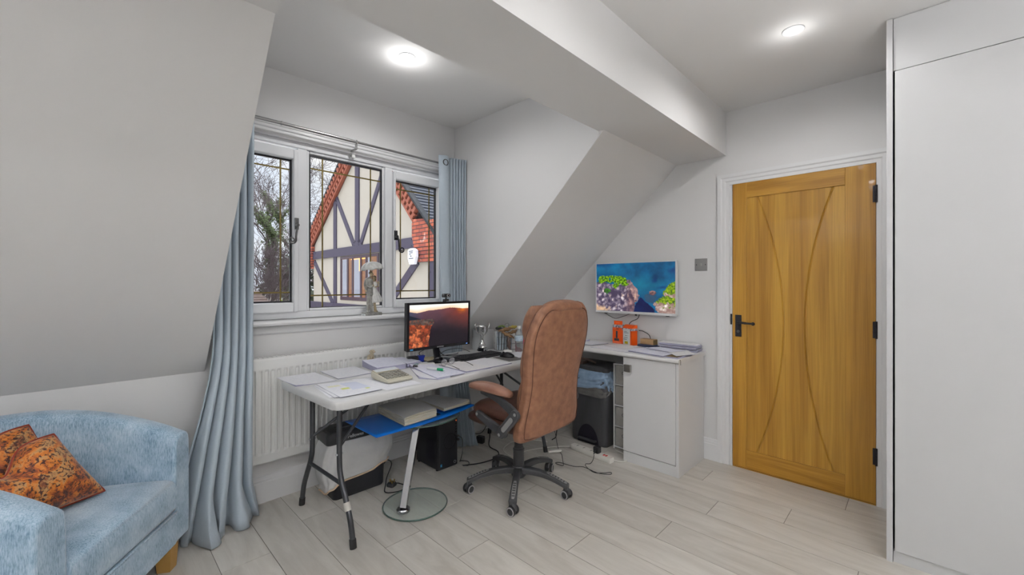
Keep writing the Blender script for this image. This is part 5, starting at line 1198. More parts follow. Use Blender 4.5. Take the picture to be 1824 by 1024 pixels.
    # backrest
    PROF = [(.390, .215, .020, -.200), (.394, .250, .036, -.200), (.408, .272, .044, -.201), (.44, .284, .047, -.204), (.50, .280, .049, -.211), (.58, .262, .050, -.219), (.66, .247, .050, -.228), (.74, .250, .050, -.240), (.82, .264, .050, -.254), (.90, .276, .050, -.269), (.96, .279, .050, -.281), (1.02, .272, .048, -.294), (1.07, .256, .046, -.306), (1.12, .230, .042, -.318), (1.150, .208, .036, -.326), (1.172, .176, .028, -.332), (1.184, .130, .016, -.335), (1.188, .05, .006, -.336)]
    def cen(z):
        for i in range(len(PROF)-1):
            if PROF[i][0] <= z <= PROF[i+1][0]:
                f = (z-PROF[i][0])/(PROF[i+1][0]-PROF[i][0]); return [PROF[i][j]+(PROF[i+1][j]-PROF[i][j])*f for j in range(4)]
        return PROF[-1]
    b = MB(); b.rings([se(w, d, 72, z, (0, y), 4.2 if .4 < z < 1.14 else 3, -.12) for z, w, d, y in PROF]); b.build('backrest', 'leather', t, smooth=True)
    # raised rear panel bordered by piping
    P2 = [(.410, .16), (.414, .225), (.430, .252), (.50, .254), (.60, .235), (.70, .225), (.78, .234), (.86, .246), (.94, .254), (1.00, .251), (1.05, .238), (1.095, .214), (1.125, .182), (1.140, .12)]
    def rear(x, z):
        z_, w, d, y = cen(z); xx = min(.999, abs(x)/w); return y-d*(1-xx**4.2)**(1/4.2)
    R = []
    for z, w in P2: R.append([(w*(2*k/24-1), rear(w*(2*k/24-1), z)-.007*(1-(2*k/24-1)**8)-.001, z-.12*(rear(w*(2*k/24-1), z)-cen(z)[3])) for k in range(25)])
    p = MB(); p.rings(R, False, False); p.build('rear_panel', 'leather', t, smooth=True)['label'] = 'large smooth panel bordered by stitched piping'
    pip = [(-w, rear(w, z)-.002, z-.12*(rear(w, z)-cen(z)[3])) for z, w in P2]+[(w, rear(w, z)-.002, z-.12*(rear(w, z)-cen(z)[3])) for z, w in reversed(P2)]
    p = MB(); p.tube(spl(pip+[pip[0]], 4), .0024, 8); p.build('piping', 'stitch', t, smooth=True)
    pip = []
    for z in [.44+.0235*i for i in range(30)]: z_, w, d, y = cen(z); pip.append((-w-.0006, y+.016, z))
    MB().tube(pip, .0014, 6).build('side_seam', 'stitch', t, smooth=True); MB().tube([(-a, b_, c_) for a, b_, c_ in pip], .0014, 6).build('side_seam', 'stitch', t, smooth=True)
    # headrest bump folds over the front and top
    def cush(z0, z1, w, d, yo, nm):
        R = []
        for i in range(11):
            a = i/10; z = z0+(z1-z0)*a; s_ = math.sin(PI*(.04+.92*a))**.45; R.append(se(w*(.86+.14*s_), d*s_, 48, z, (0, cen(z)[3]+yo), 3.2, -.12))
        q = MB(); q.rings(R); q.build(nm, 'leather', t, smooth=True)
    cush(.970, 1.165, .235, .062, .066, 'headrest_cushion'); cush(.74, .985, .232, .040, .050, 'back_cushion'); cush(.50, .75, .215, .050, .052, 'lumbar_cushion')
    R = []
    for i in range(19):
        a = -1+2*i/18; x = a*.170; s_ = max(.04, 1-abs(a)**5)**.5
        R.append([(x, -.318+.060*s_*math.cos(q), 1.158-.016*a*a+.038*s_*math.sin(q)) for q in [2*PI*k/24 for k in range(24)]])
    q = MB(); q.rings(R); q.build('top_roll', 'leather', t, smooth=True)
    # armrests
    for s in (-1, 1):
        R = []
        for i in range(15):
            a = i/14; y = -.185+.318*a; w = .044*math.sin(PI*(.07+.86*a))**.4; h = .031*math.sin(PI*(.08+.84*a))**.4; z = .672+.004*a+.010*math.sin(PI*a)
            R.append([((-.305 if s < 0 else .240)+w*math.cos(q)*(1 if abs(math.cos(q)) < 2 else 1), y, z+(h*1.15 if math.sin(q) > 0 else h*.8)*math.copysign(abs(math.sin(q))**.8, math.sin(q))) for q in [2*PI*k/24 for k in range(24)]])
        pad = MB(); pad.rings(R); po = pad.build('armrest_pad', 'leather_arm', t, smooth=True)
        x = -.307 if s < 0 else .240; e = .011
        def strap(pts, wd, nm, m='chair_plastic', th=e, xo=0, par=t, bev=.005):
            P = [Vector((0,)+p) for p in pts]; q = MB(); A = []; Bp = []
            N_ = len(P)
            for i in range(N_):
                d = (P[min(i+1, N_-1)]-P[max(i-1, 0)]).normalized(); nn = Vector((0, -d.z, d.y))
                w = wd[i] if isinstance(wd, list) else wd; A.append(P[i]+nn*w); Bp.append(P[i]-nn*w)
            # rounded ends
            d0 = (P[0]-P[1]).normalized(); d1 = (P[-1]-P[-2]).normalized(); w0 = wd[0] if isinstance(wd, list) else wd; w1 = wd[-1] if isinstance(wd, list) else wd
            n1 = Vector((0, -d1.z, d1.y)); n0 = Vector((0, -d0.z, d0.y))
            c1 = [P[-1]+n1*w1*math.cos(a)+d1*w1*math.sin(a) for a in [PI*i/8 for i in range(1, 8)]]
            c0 = [P[0]+n0*w0*math.cos(a)+d0*w0*math.sin(a) for a in [PI*i/8 for i in range(1, 8)]]
            loop = A+c1+Bp[::-1]+c0
            q.rings([[(x+xo-th, v.y, v.z) for v in loop], [(x+xo+th, v.y, v.z) for v in loop]])
            return q.build(nm, m, par, bevel=bev)
        strap([(.04, .652), (-.03, .645), (-.10, .628), (-.17, .598), (-.215, .572)], [.012, .016, .020, .024, .026], 'arm_upper_link', xo=-s*.006)
        st = strap([(-.232, .572), (-.130, .455)], .030, 'arm_side_plate', xo=s*.010)
        strap([(-.210, .545), (-.152, .479)], .014, 'side_plate_inlay', 'chair_inlay', .002, s*.0215, st, .001)
        strap([(-.130, .449), (-.07, .462), (.0, .486), (.075, .514)], [.027, .026, .025, .022], 'arm_lower_link', xo=-s*.008)
        for y, z in ((-.238, .580), (-.120, .444), (.080, .515)):
            r_ = MB(); r_.cyl((x+s*.0, y, z), (x+s*(.024 if y < .05 else .006), y, z), .0085, 16); r_.build('bolt_cap', 'chair_inlay', t, auto=.7)
office_chair()
def swivel_offset():
    c = bpy.data.objects['office_chair']; fixed = ('base_leg', 'castor', 'hub', 'gas_lift')
    for o in c.children_recursive:
        top = o
        while top.parent is not c: top = top.parent
        if top.name.split('.')[0] not in fixed: o.data.transform(TR(.026, 0, 0))
swivel_offset()

# ---------------------------------------------------------------- armchair
AM = TR(-.104, 1.805, 0) @ Matrix(((.559, -.829, 0, 0), (.829, .559, 0, 0), (0, 0, 1, 0), (0, 0, 0, 1)))   # x along the front, y towards the back
def armchair():
    t = thing('armchair', 'pale blue chenille tub armchair with wooden block feet', 'armchair', None, M=AM)
    W, D, T = .80, .74, .115
    def path(q, off, p=2.7):       # q 0..1 from left front round the back to right front; off = inset
        a = PI*(1-q); w = W/2-off; d = D-off
        # straight arms, rounded back
        c = math.cos(a); s = math.sin(a)
        x = W/2+w*math.copysign(abs(c)**(2/p), c); y = d*abs(s)**(2/p)*1.0
        return x, y
    def height(q):
        y = path(q, 0)[1]; return .600+.150*math.sin(min(1, y/.60)*PI/2)**.9
    R = []; N_ = 64
    for i in range(N_+1):
        q = i/N_; q2 = q; H = height(q)
        (xo, yo), (xi, yi) = path(q2, 0), path(q2, T)
        if i == 0 or i == N_: pass
        def P(f, z): return (xo+(xi-xo)*f, yo+(yi-yo)*f, z)
        R.append([P(0, .125), P(-.02, .30), P(0, H-.05), P(.05, H-.018), P(.16, H-.003), P(.5, H+.004), P(.84, H-.004), P(.95, H-.02), P(1.0, H-.05), P(1.04, .30), P(1.0, .125)])
    b = MB(); b.rings(R); b.build('back_and_arms', 'chenille', t, bevel=.012, seg=3, auto=1.1)
    # seat cushion and front rail
    def plan(ins, z, yf=-.012):
        pts = []; w0 = T+ins
        pts.append((W-w0, yf+ins, z))
        for k in range(0, 25):
            q = 1-k/24; x, y = path(q, T+ins, 2.6); 
            if y > .05: pts.append((x, y, z))
        pts.append((w0, yf+ins, z)); 
        return pts
    def pl(ins, z):
        n = len(plan(0, 0)); P = plan(ins, z); return P if len(P) == n else None
    c = MB()
    base = plan(.004, 0)
    def sc(f, z, dome=0):
        cx = sum(p[0] for p in base)/len(base); cy = sum(p[1] for p in base)/len(base); return [(cx+(p[0]-cx)*f, cy+(p[1]-cy)*f, z) for p in base]
    c.rings([sc(.955, .275), sc(.985, .280), sc(1.0, .300), sc(1.0, .375), sc(.992, .396), sc(.970, .412), sc(.93, .425), sc(.80, .437), sc(.5, .444), sc(.1, .446)])
    c.build('seat_cushion', 'chenille', t, auto=1.2)
    f = MB(); f.bb(T-.01, W-T+.01, -.004, .05, .125, .268); f.bb(T, W-T, .03, .55, .13, .25); f.build('front_rail', 'chenille', t, bevel=.010)
    s = MB(); s.tube([(T, -.006, .270), (W-T, -.006, .270)], .004, 8); s.build('piping', 'chenille', t, smooth=True)
    for x, y in ((.085, .05), (W-.085, .05), (.16, .60), (W-.16, .60)):
        l = MB(); l.rings([[(x+a*w, y+b_*w, z) for a, b_ in ((-1, -1), (1, -1), (1, 1), (-1, 1))] for w, z in ((.026, 0), (.033, .128))]); l.build('leg', 'sofa_wood', t, bevel=.002)
armchair()
def pillow(label, br, left, up, T, chop, seed):
    """leaning cushion given by its bottom-right corner and its bottom and side edges (in the armchair's frame)"""
    B = Vector(br); L_ = Vector(left); U = Vector(up); c = B+L_/2+U/2; n_ = L_.cross(U).normalized()
    t = thing('cushion', label, 'cushion', None, group='orange and blue print cushions on the armchair', M=AM @ TR(*c))
    def f(side):
        def g(u, v):
            x = (u-.5)*2; y = (v-.5)*2
            e = max(0, (1-abs(x)**2.2)*(1-abs(y)**2.2)); th = T*e**.48
            px = x/2*(1-.06*(1-abs(y))*abs(x)); py = y/2*(1-.06*(1-abs(x))*abs(y))
            ch = math.exp(-(x/.34)**2)*max(0, (y+.3)/1.3)**1.2; py -= chop*ch; th *= 1-.45*ch
            th += .004*math.sin(x*7+seed)*math.sin(y*6+seed)*e
            return tuple(-L_*px+U*py+n_*(side*th))
        return g
    for s, nm in ((1, 'front_face'), (-1, 'back_face')): MB().grid(f(s), 56, 56).build(nm, 'cushion_print', t, smooth=True, fix=False)
    g = f(0); n = 40; P = [g(k/n, 0) for k in range(n)]+[g(1, k/n) for k in range(n)]+[g(1-k/n, 1) for k in range(n)]+[g(0, 1-k/n) for k in range(n)]
    MB().tube(P, .004, 6, loop=True).build('piped_edge', 'cushion_edge', t, smooth=True)
pillow('orange, gold and dark print cushion in front, nearest the chair arm', (.535, .172, .455), (-.37, .16, 0), (-.05, .135, .255), .088, .34, 1)
pillow('orange and dark print cushion tucked behind the front one', (.60, .325, .455), (-.36, .14, 0), (-.04, .12, .275), .065, .24, 4)

# ---------------------------------------------------------------- under the table
def shredder():
    t = thing('paper_shredder', 'black paper shredder with a plastic sack over its bin, under the table', 'shredder', (1.185, 2.545, -.0), math.radians(-1))
    def ring(w, d, z, r=.025, c=(0, 0)): return [(x, y, z) for x, y in rrect(w, d, r, 5, c)]
    MB().rings([ring(.315, .145, 0), ring(.325, .155, .01), ring(.345, .17, .335)]).build('bin', 'pc_black', t, auto=.7)
    MB().rings([ring(.40, .175, .337), ring(.41, .19, .350), ring(.41, .19, .390), ring(.395, .17, .407), ring(.37, .14, .412)]).build('head', 'plastic_black', t, auto=.7)
    MB().bb(-.13, .13, -.006, .006, .4115, .4135).build('feed_slot', 'bolt_black', t); MB().bb(-.12, .14, -.055, -.03, .4105, .415).build('control_strip', 'plastic_gloss_black', t, bevel=.002)
    text('Fellowes', .027, t, TR(-.036, -.0963, .370) @ RX(PI/2), 'silver_print', 'maker_lettering', sx=1.05, bold=.0004)
    r = random.Random(5)
    def bag(u, v):
        a = 2*PI*u; c, s = math.cos(a), math.sin(a); z0 = .350; low = .105+.035*math.sin(a*1.0+2.4)+.030*c; z = z0+(low-z0)*v
        bl = .014+.030*math.sin(PI*min(1, v*1.15))**.8; w = .185+bl; d = .084+bl*.5
        x = w*math.copysign(abs(c)**.45, c); y = d*math.copysign(abs(s)**.45, s)
        wr = .006*math.sin(a*7+v*6)+.004*math.sin(a*17+v*9)+.006*noise.noise(Vector((u*14, v*5, 1)))
        return (x*(1+wr*2), max(-.14, min(.098, y*(1+wr*4)-.006*v)), z+.004*math.sin(a*9))
    MB().grid(bag, 120, 30).build('sack', 'bag_white', t, smooth=True, fix=False, solid=.0008)
    H = [bag(k/60, 1) for k in range(60)]
    MB().tube([(x, y, z-.006) for x, y, z in H], .0055, 6, loop=True).build('sack_hem', 'bag_hem', t, smooth=True)
shredder()
def plug(name_label, loc, rz, g=None):
    t = thing('mains_plug', name_label, 'plug', loc, rz, g)
    MB().rings([[(x, y, z) for x, y in rrect(.050-i, .050-i, .010, 4)] for z, i in ((0, .006), (.004, 0), (.016, .0), (.024, .008))]).build('body', 'plastic_black', t, auto=.8)
    p = MB(); 
    for x, y, w, d in ((0, .012, .004, .008), (-.011, -.011, .0063, .004), (.011, -.011, .0063, .004)): 
        q = MB(); q.box((x, y, .033), (w, d, .020)); q.build('pin', 'brass', t)
    return t
plug('black three-pin plug lying pins up beside the shredder', (1.36, 2.40, 0), .4)
def cable(label, P, r=.0035, m='cable_black', g=None, n=8):
    return tag(MB().tube(spl(P, n), r, 8).build('cable', m, smooth=True), label, 'cable', g)
cable('black shredder lead coiled by its plug', [(1.365, 2.52, .10), (1.385, 2.50, .13), (1.41, 2.49, .10), (1.375, 2.49, .02), (1.34, 2.44, .0045), (1.29, 2.36, .0045), (1.31, 2.32, .0045), (1.37, 2.30, .0045), (1.42, 2.33, .0045), (1.40, 2.385, .010), (1.385, 2.395, .012)])
def pc():
    t = thing('computer_tower', 'black computer tower on the floor under the table', 'computer', (1.765, 2.485, 0))
    MB().bb(-.082, .082, -.120, .135, .006, .350).build('case', 'pc_black', t, bevel=.006)
    MB().bb(-.082, .082, -.142, -.118, .006, .352).build('front_panel', 'pc_black', t, bevel=.010, seg=3)
    f = MB()
    for x in (-.07, .07):
        for y in (-.11, .11): f.cyl((x, y, 0), (x, y, .008), .012, 12)
    f.build('rubber_feet', 'rubber_black', t)
    s = MB()
    for i in range(16): s.bb(-.0835, -.0815, -.10+.0*i, .0, .05+.0095*i, .0545+.0095*i)
    s.build('side_vent', 'bolt_black', t)
    s = MB(); R = [(.012+.052*math.cos(a), -.1425, .19+.052*math.sin(a)) for a in [2*PI*k/40 for k in range(40)]]; s.tube(R, .0018, 6, loop=True); s.build('ring_emblem', 'plastic_gloss_black', t, smooth=True)
    for z in (.30, .28, .262, .244): MB().bb(.058, .072, -.1432, -.141, z-.004, z+.004).build('port', 'plastic_gloss_black', t)
    MB().cyl((.066, -.1432, .322), (.066, -.141, .322), .004, 12).build('power_light', 'led_orange', t)
    MB().bb(-.068, -.056, -.1432, -.142, .030, .048).build('sticker', 'intel_print', t)
    s = MB(); R = [(.055+.009*math.cos(a), -.1428, .035+.009*math.sin(a)) for a in [2*PI*k/24 for k in range(24)]]; s.tube(R, .001, 6, loop=True); s.build('round_badge', 'silver_print', t)
    u = MB(); u.bb(.060, .078, -.165, -.142, .21, .222); u.bb(.060, .078, -.168, -.142, .185, .197); u.build('usb_plugs', 'plastic_black', t, bevel=.001)
pc()
cable('black lead hanging from the front of the computer tower', [(1.835, 2.315, .216), (1.86, 2.31, .19), (1.87, 2.32, .10), (1.875, 2.35, .02), (1.90, 2.38, .0045), (1.93, 2.33, .0045), (1.89, 2.28, .0045), (1.86, 2.31, .006)], .0028)
cable('thick black cable running over the floor from the tower to the wall', [(1.86, 2.30, .006), (1.98, 2.24, .006), (2.12, 2.23, .006), (2.20, 2.30, .006), (2.22, 2.42, .012), (2.30, 2.50, .06), (2.33, 2.56, .14), (2.34, 2.64, .16), (2.42, 2.70, .12)], .0042)
cable('looped thin black wires hanging under the right end of the table', [(2.24, 2.62, .22), (2.18, 2.60, .16), (2.17, 2.58, .09), (2.26, 2.56, .07), (2.36, 2.60, .12), (2.40, 2.66, .2), (2.32, 2.68, .24), (2.22, 2.66, .20)], .0028)
t = thing('socket_adapter', 'black socket adapter on the floor by the right curtain', 'adapter', (2.235, 2.54, 0), .3)
MB().bb(-.02, .02, -.03, .03, 0, .055).build('body', 'plastic_black', t, bevel=.004); MB().bb(-.012, .012, -.0312, -.03, .015, .04).build('face', 'plastic_gloss_black', t)
def socket():
    t = thing('wall_socket', 'white double wall socket low on the wall beyond the right curtain', 'socket', (2.36, YA, .42))
    MB().bb(-.073, .073, -.009, 0, -.043, .043).build('plate', 'white_gloss', t, bevel=.003)
    for x in (-.035, .035): MB().bb(x-.006, x+.006, -.0105, -.009, .018, .030).build('rocker', 'mouse_white', t)
socket()
def side_table():
    t = thing('side_table', 'small glass side table with a leaning chrome column', 'side table', (1.343, 2.10, 0))
    def disc(cx, cy, z, rx, ry, th, nm):
        MB().lathe([(.001, 0), (1, 0), (1, th), (.001, th)], 60, M=TR(cx, cy, z) @ Matrix.Diagonal((rx, ry, 1, 1))).build(nm, 'glass_green', t)
        o = MB().tube([(cx+rx*math.cos(a), cy+ry*math.sin(a), z+th/2) for a in [2*PI*k/80 for k in range(80)]], th*.52, 6, loop=True).build(nm+'_rim', 'glass_edge', t, smooth=True)
    disc(0, 0, .004, .182, .182, .008, 'glass_base'); disc(.14, .13, .452, .24, .20, .008, 'glass_top')
    p0 = Vector((-.098, -.030, .03)); p1 = Vector((.040, .045, .445)); 
    c = MB(); c.tube([tuple(p0), tuple(p1)], .026, 4, M=None); c.build('column', 'chrome', t, bevel=.003)
    MB().lathe([(.001, .012), (.036, .012), (.037, .016), (.037, .026), (.034, .030), (.001, .032)], 32, c=(-.098, -.030, 0)).build('column_foot', 'chrome', t, auto=.6)
    MB().lathe([(.001, -.012), (.034, -.012), (.034, .0), (.001, .0)], 32, c=(.04, .045, .452)).build('top_mount', 'chrome', t, auto=.6)
side_table()
# open blue ring binder with paper stacks
def binder():
    zf = .462
    t = thing('ring_binder', 'open bright blue folder resting on the glass side table', 'folder', (1.40, 2.2, zf))
    C = [(1.065, 2.035), (1.79, 2.085), (1.70, 2.44), (1.062, 2.41)]
    def f(u, v):
        P = [Vector((c[0], c[1], 0)) for c in C]; p = (P[0]*(1-u)+P[1]*u)*(1-v)+(P[3]*(1-u)+P[2]*u)*v
        z = zf+.010+.012*math.sin(PI*u)*0-.020*max(0, .45-u)/.45*0+.020*max(0, (u-.6)/.4)**1.5-.006*math.sin(PI*min(1, u/.45))
        if u < .42: z = zf+.010+(.42-u)*.02
        return (p.x, p.y, z)
    MB().grid(f, 30, 8).build('cover', 'card_blue', t, True, smooth=True, solid=.003, fix=False)
    r = MB()
    for y in (2.20, 2.28): r.tube([(1.515+.025*math.cos(a), y, zf+.02+.035*math.sin(a)) for a in [PI*k/12 for k in range(13)]], .0018, 6)
    r.bb(1.49, 1.54, 2.12, 2.36, zf+.0125, zf+.017); r.build('ring_mechanism', 'chrome', t, True, smooth=False)
    quad_sheet('document_pile', 'thick dog-eared stack of yellowed papers on the blue folder', 'paper pile', [(1.262, 2.085), (1.50, 2.105), (1.53, 2.42), (1.275, 2.42)], zf+.018, .046, 'paper_dull', 'paper_old', seed=21, ragged=.02, bulge=.010, group='paper piles')
    quad_sheet('document_pile', 'thinner grey printed stack at the right end of the blue folder', 'paper pile', [(1.548, 2.10), (1.765, 2.11), (1.70, 2.42), (1.55, 2.42)], zf+.034, .020, 'doc_grey', 'paper_old', seed=22, ragged=.03, lift=[(1, 0, .014)], group='paper piles')
binder()

# ---------------------------------------------------------------- cabinet, worktop and what stands there
CX = 2.738; CZ = .788
def cabinet():
    t = thing('cabinet', 'white base cabinet with one door beside the oak door', 'cabinet', (2.95, 1.34, 0))
    MB().bb(CX, XB-.019, 1.135, 1.153, 0, .757).build('end_panel', 'white_laminate', t, True, bevel=.001)
    MB().bb(CX+.022, XB-.02, 1.153, 1.542, .075, .757).build('body', 'white_laminate', t, True)
    MB().bb(CX+.004, CX+.020, 1.153, 1.542, 0, .072).build('plinth', 'white_laminate', t, True)
    do = MB().bb(CX, CX+.019, 1.156, 1.542, .078, .755).build('cabinet_door', 'white_laminate', t, True, bevel=.0015)
    h = MB(); h.bb(CX-.026, CX-.008, 1.472, 1.524, .655, .707); h.cyl((CX-.01, 1.498, .685), (CX, 1.498, .685), .008); h.build('knob', 'satin_nickel', do, True, bevel=.002)
cabinet()
def worktop():
    t = thing('worktop', 'narrow white worktop running along the wall under the wall-mounted screen', 'worktop', (2.96, 1.9, .758))
    m = MB(); pr = [(CX-.012, .7595), (CX-.020, .766), (CX-.022, .773), (CX-.020, .781), (CX-.012, CZ), (XB-.001, CZ), (XB-.001, .7595)]
    m.rings([[(x, y, z) for x, z in pr] for y in (1.128, YA-.003)]); m.build('slab', 'worktop_white', t, True, auto=.8)
    MB().rings([[(x, y, z) for x, z in [(CX-.014, .7595), (CX-.021, .766), (CX-.023, .773), (CX-.021, .781), (CX-.014, CZ+.0003), (XB-.001, CZ+.0003), (XB-.001, .7595)]] for y in (1.126, 1.128)]).build('edge_strip', 'worktop_white', t, True)
    MB().bb(XB-.02, XB-.001, 1.56, YA-.02, .70, .758).build('wall_batten', 'white_laminate', t, True)
worktop()
tag(MB().tube(spl([(CX-.004, 1.124, CZ-.001), (CX-.010, 1.118, .775), (CX-.008, 1.120, .762), (CX+.0, 1.122, .752)], 4), .0016, 6).build('cable', 'cable_black', smooth=True), 'short stray black lead drooping off the worktop corner', 'cable')
G2 = 'loose documents on the worktop'
W0 = CZ+.0006
quad_sheet('document', 'white papers at the far end of the worktop, beside the chair back', 'document', [(2.80, 2.10), (3.02, 2.02), (3.12, 2.28), (2.90, 2.36)], W0, .004, 'doc_print', group=G2, seed=31, lift=[(1, 0, .02)])
quad_sheet('document', 'papers overlapping the far pile, left of the orange boxes', 'document', [(2.83, 1.88), (3.03, 1.84), (3.06, 2.06), (2.86, 2.13)], W0+.0048, .003, 'doc_sparse', group=G2, seed=32)
quad_sheet('document', 'broad white sheet below the orange boxes', 'document', [(2.745, 1.52), (2.98, 1.50), (3.02, 1.80), (2.78, 1.85)], W0, .002, 'doc_sparse', group=G2, seed=33)
quad_sheet('document', 'sheet lying over the broad one, under the larger orange box corner', 'document', [(2.86, 1.60), (3.05, 1.55), (3.08, 1.74), (2.90, 1.80)], W0+.003, .0015, 'doc_white', group=G2, seed=34)
quad_sheet('document', 'bluish papers jutting over the front edge of the worktop', 'document', [(2.722, 1.235), (2.93, 1.22), (3.02, 1.50), (2.78, 1.53)], W0+.0035, .008, 'doc_blue', group=G2, seed=35, ragged=.02)
quad_sheet('document', 'dark-covered booklet under the papers at the worktop corner', 'document', [(2.735, 1.145), (2.95, 1.14), (2.96, 1.215), (2.74, 1.225)], W0, .010, 'kraft_dark', 'sheet_edge', group=G2, seed=36)
quad_sheet('document', 'white sheet turned across the corner of the worktop', 'document', [(2.76, 1.16), (2.93, 1.10), (3.08, 1.22), (2.93, 1.31)], W0+.0135, .0018, 'doc_white', group=G2, seed=37)
quad_sheet('document', 'sheet between the corner sheet and the bound stack', 'document', [(2.88, 1.25), (3.02, 1.20), (3.06, 1.42), (2.94, 1.48)], W0+.0165, .0015, 'doc_blue', group=G2, seed=38)
z = W0+.0005
for i, (dx, dy, th, lab) in enumerate(((.0, .0, .010, 'lowest bundle of the neat document stack near the light switch'), (.008, -.006, .009, 'second bundle from the bottom of the neat document stack'), (-.006, .006, .009, 'middle bundle of the neat document stack'), (.004, -.002, .010, 'second bundle from the top of the neat document stack'), (-.004, .004, .008, 'topmost bundle of the neat document stack near the light switch'))):
    quad_sheet('document_bundle', lab, 'paper bundle', [(3.085+dx, 1.145+dy), (3.195, 1.15+dy), (3.195, 1.44+dy), (3.075+dx, 1.43+dy)], z, th, 'doc_white', 'sheet_edge', group='stacked document bundles', seed=40+i, ragged=.015); z += th+.0012
def gift_boxes():
    t = thing('product_box', 'slim orange box picturing a black media stick, under the wall screen', 'box', (3.135, 1.805, CZ+.0005))
    MB().bb(-.022, .022, -.048, .048, 0, .132).build('carton', 'orange_card', t, bevel=.001)
    MB().bb(-.020, .020, -.046, .046, .132, .156).build('patterned_neck', 'box_purple', t)
    MB().bb(-.012, -.009, -.038, .040, .150, .188).build('hanging_tab', 'orange_card', t)
    MB().bb(-.0228, -.022, .000, .016, .045, .105).build('printed_stick', 'print_dark', t); MB().bb(-.0228, -.022, -.014, .032, .022, .042).build('printed_remote', 'print_dark', t)
    MB().bb(-.0228, -.022, -.035, .046, .002, .016).build('printed_flash', 'orange_light', t)
    MB().bb(-.0228, -.022, -.012, .014, .118, .124).build('printed_title', 'print_dark', t); MB().bb(-.0228, -.022, .018, .044, .119, .125).build('printed_logo', 'orange_light', t)
    MB().bb(-.0128, -.012, -.016, .018, .168, .174).build('tab_logo', 'orange_light', t)
    t = thing('product_box', 'larger orange box with a white data label, under the wall screen', 'box', (3.115, 1.695, CZ+.0005), math.radians(-14))
    MB().bb(-.032, .032, -.052, .052, 0, .136).build('carton', 'orange_card', t, bevel=.001)
    MB().prism([(-.032, .136), (.032, .136), (.032, .162), (.004, .162)], -.052, .052, 'Y').build('gable_top', 'orange_card', t)
    MB().bb(-.0328, .0335, -.0532, .0532, .118, .136).build('patterned_band', 'box_purple', t)
    MB().bb(-.0342, -.0328, -.034, .040, .004, .132).build('data_label', 'label_white', t)
    p = MB(); 
    for zz, a, b_ in ((.108, .0, .03), (.098, -.02, .03), (.075, -.005, .018), (.058, -.01, .032)): p.bb(-.0347, -.0342, a, b_, zz, zz+.003)
    p.bb(-.0347, -.0342, .0, .036, .044, .048); p.build('printed_lines', 'print_dark', t)
    MB().bb(-.0347, -.0342, -.012, .022, .010, .030).build('yellow_sticker', 'label_yellow', t, bevel=.004)
    t = thing('wooden_box', 'small plain brown card box on a dark case beside the document stack', 'box', (3.125, 1.535, CZ+.0215), math.radians(-6))
    MB().bb(-.03, .03, -.058, .058, 0, .040).build('carton', 'kraft_wood', t, bevel=.001)
    MB().bb(-.0302, .0302, -.0588, -.058, .001, .039).build('end_face', 'kraft_dark', t)
    t = thing('case', 'flat dark case under the small brown box', 'case', (3.115, 1.53, CZ+.0005), math.radians(-6))
    MB().bb(-.045, .045, -.07, .075, 0, .020).build('body', 'box_navy', t, bevel=.004)
    MB().bb(-.0456, .0456, -.0705, .0755, .009, .011).build('seam', 'bolt_black', t)
gift_boxes()
cable('black cable falling from the wall screen behind the orange boxes', [(3.175, 1.64, 1.035), (3.18, 1.66, 1.0), (3.185, 1.72, .97), (3.19, 1.74, .93), (3.19, 1.73, .80)], .003)
cable('black cable arching from the orange box to the small brown box', [(3.175, 1.645, .905), (3.18, 1.61, .90), (3.18, 1.56, .875), (3.18, 1.545, .835), (3.18, 1.54, .795)], .003)
cable('thin black wire sagging below the left half of the wall screen', [(3.18, 1.98, 1.04), (3.19, 1.93, 1.01), (3.19, 1.87, .99), (3.19, 1.80, 1.01), (3.18, 1.72, 1.04)], .0022)

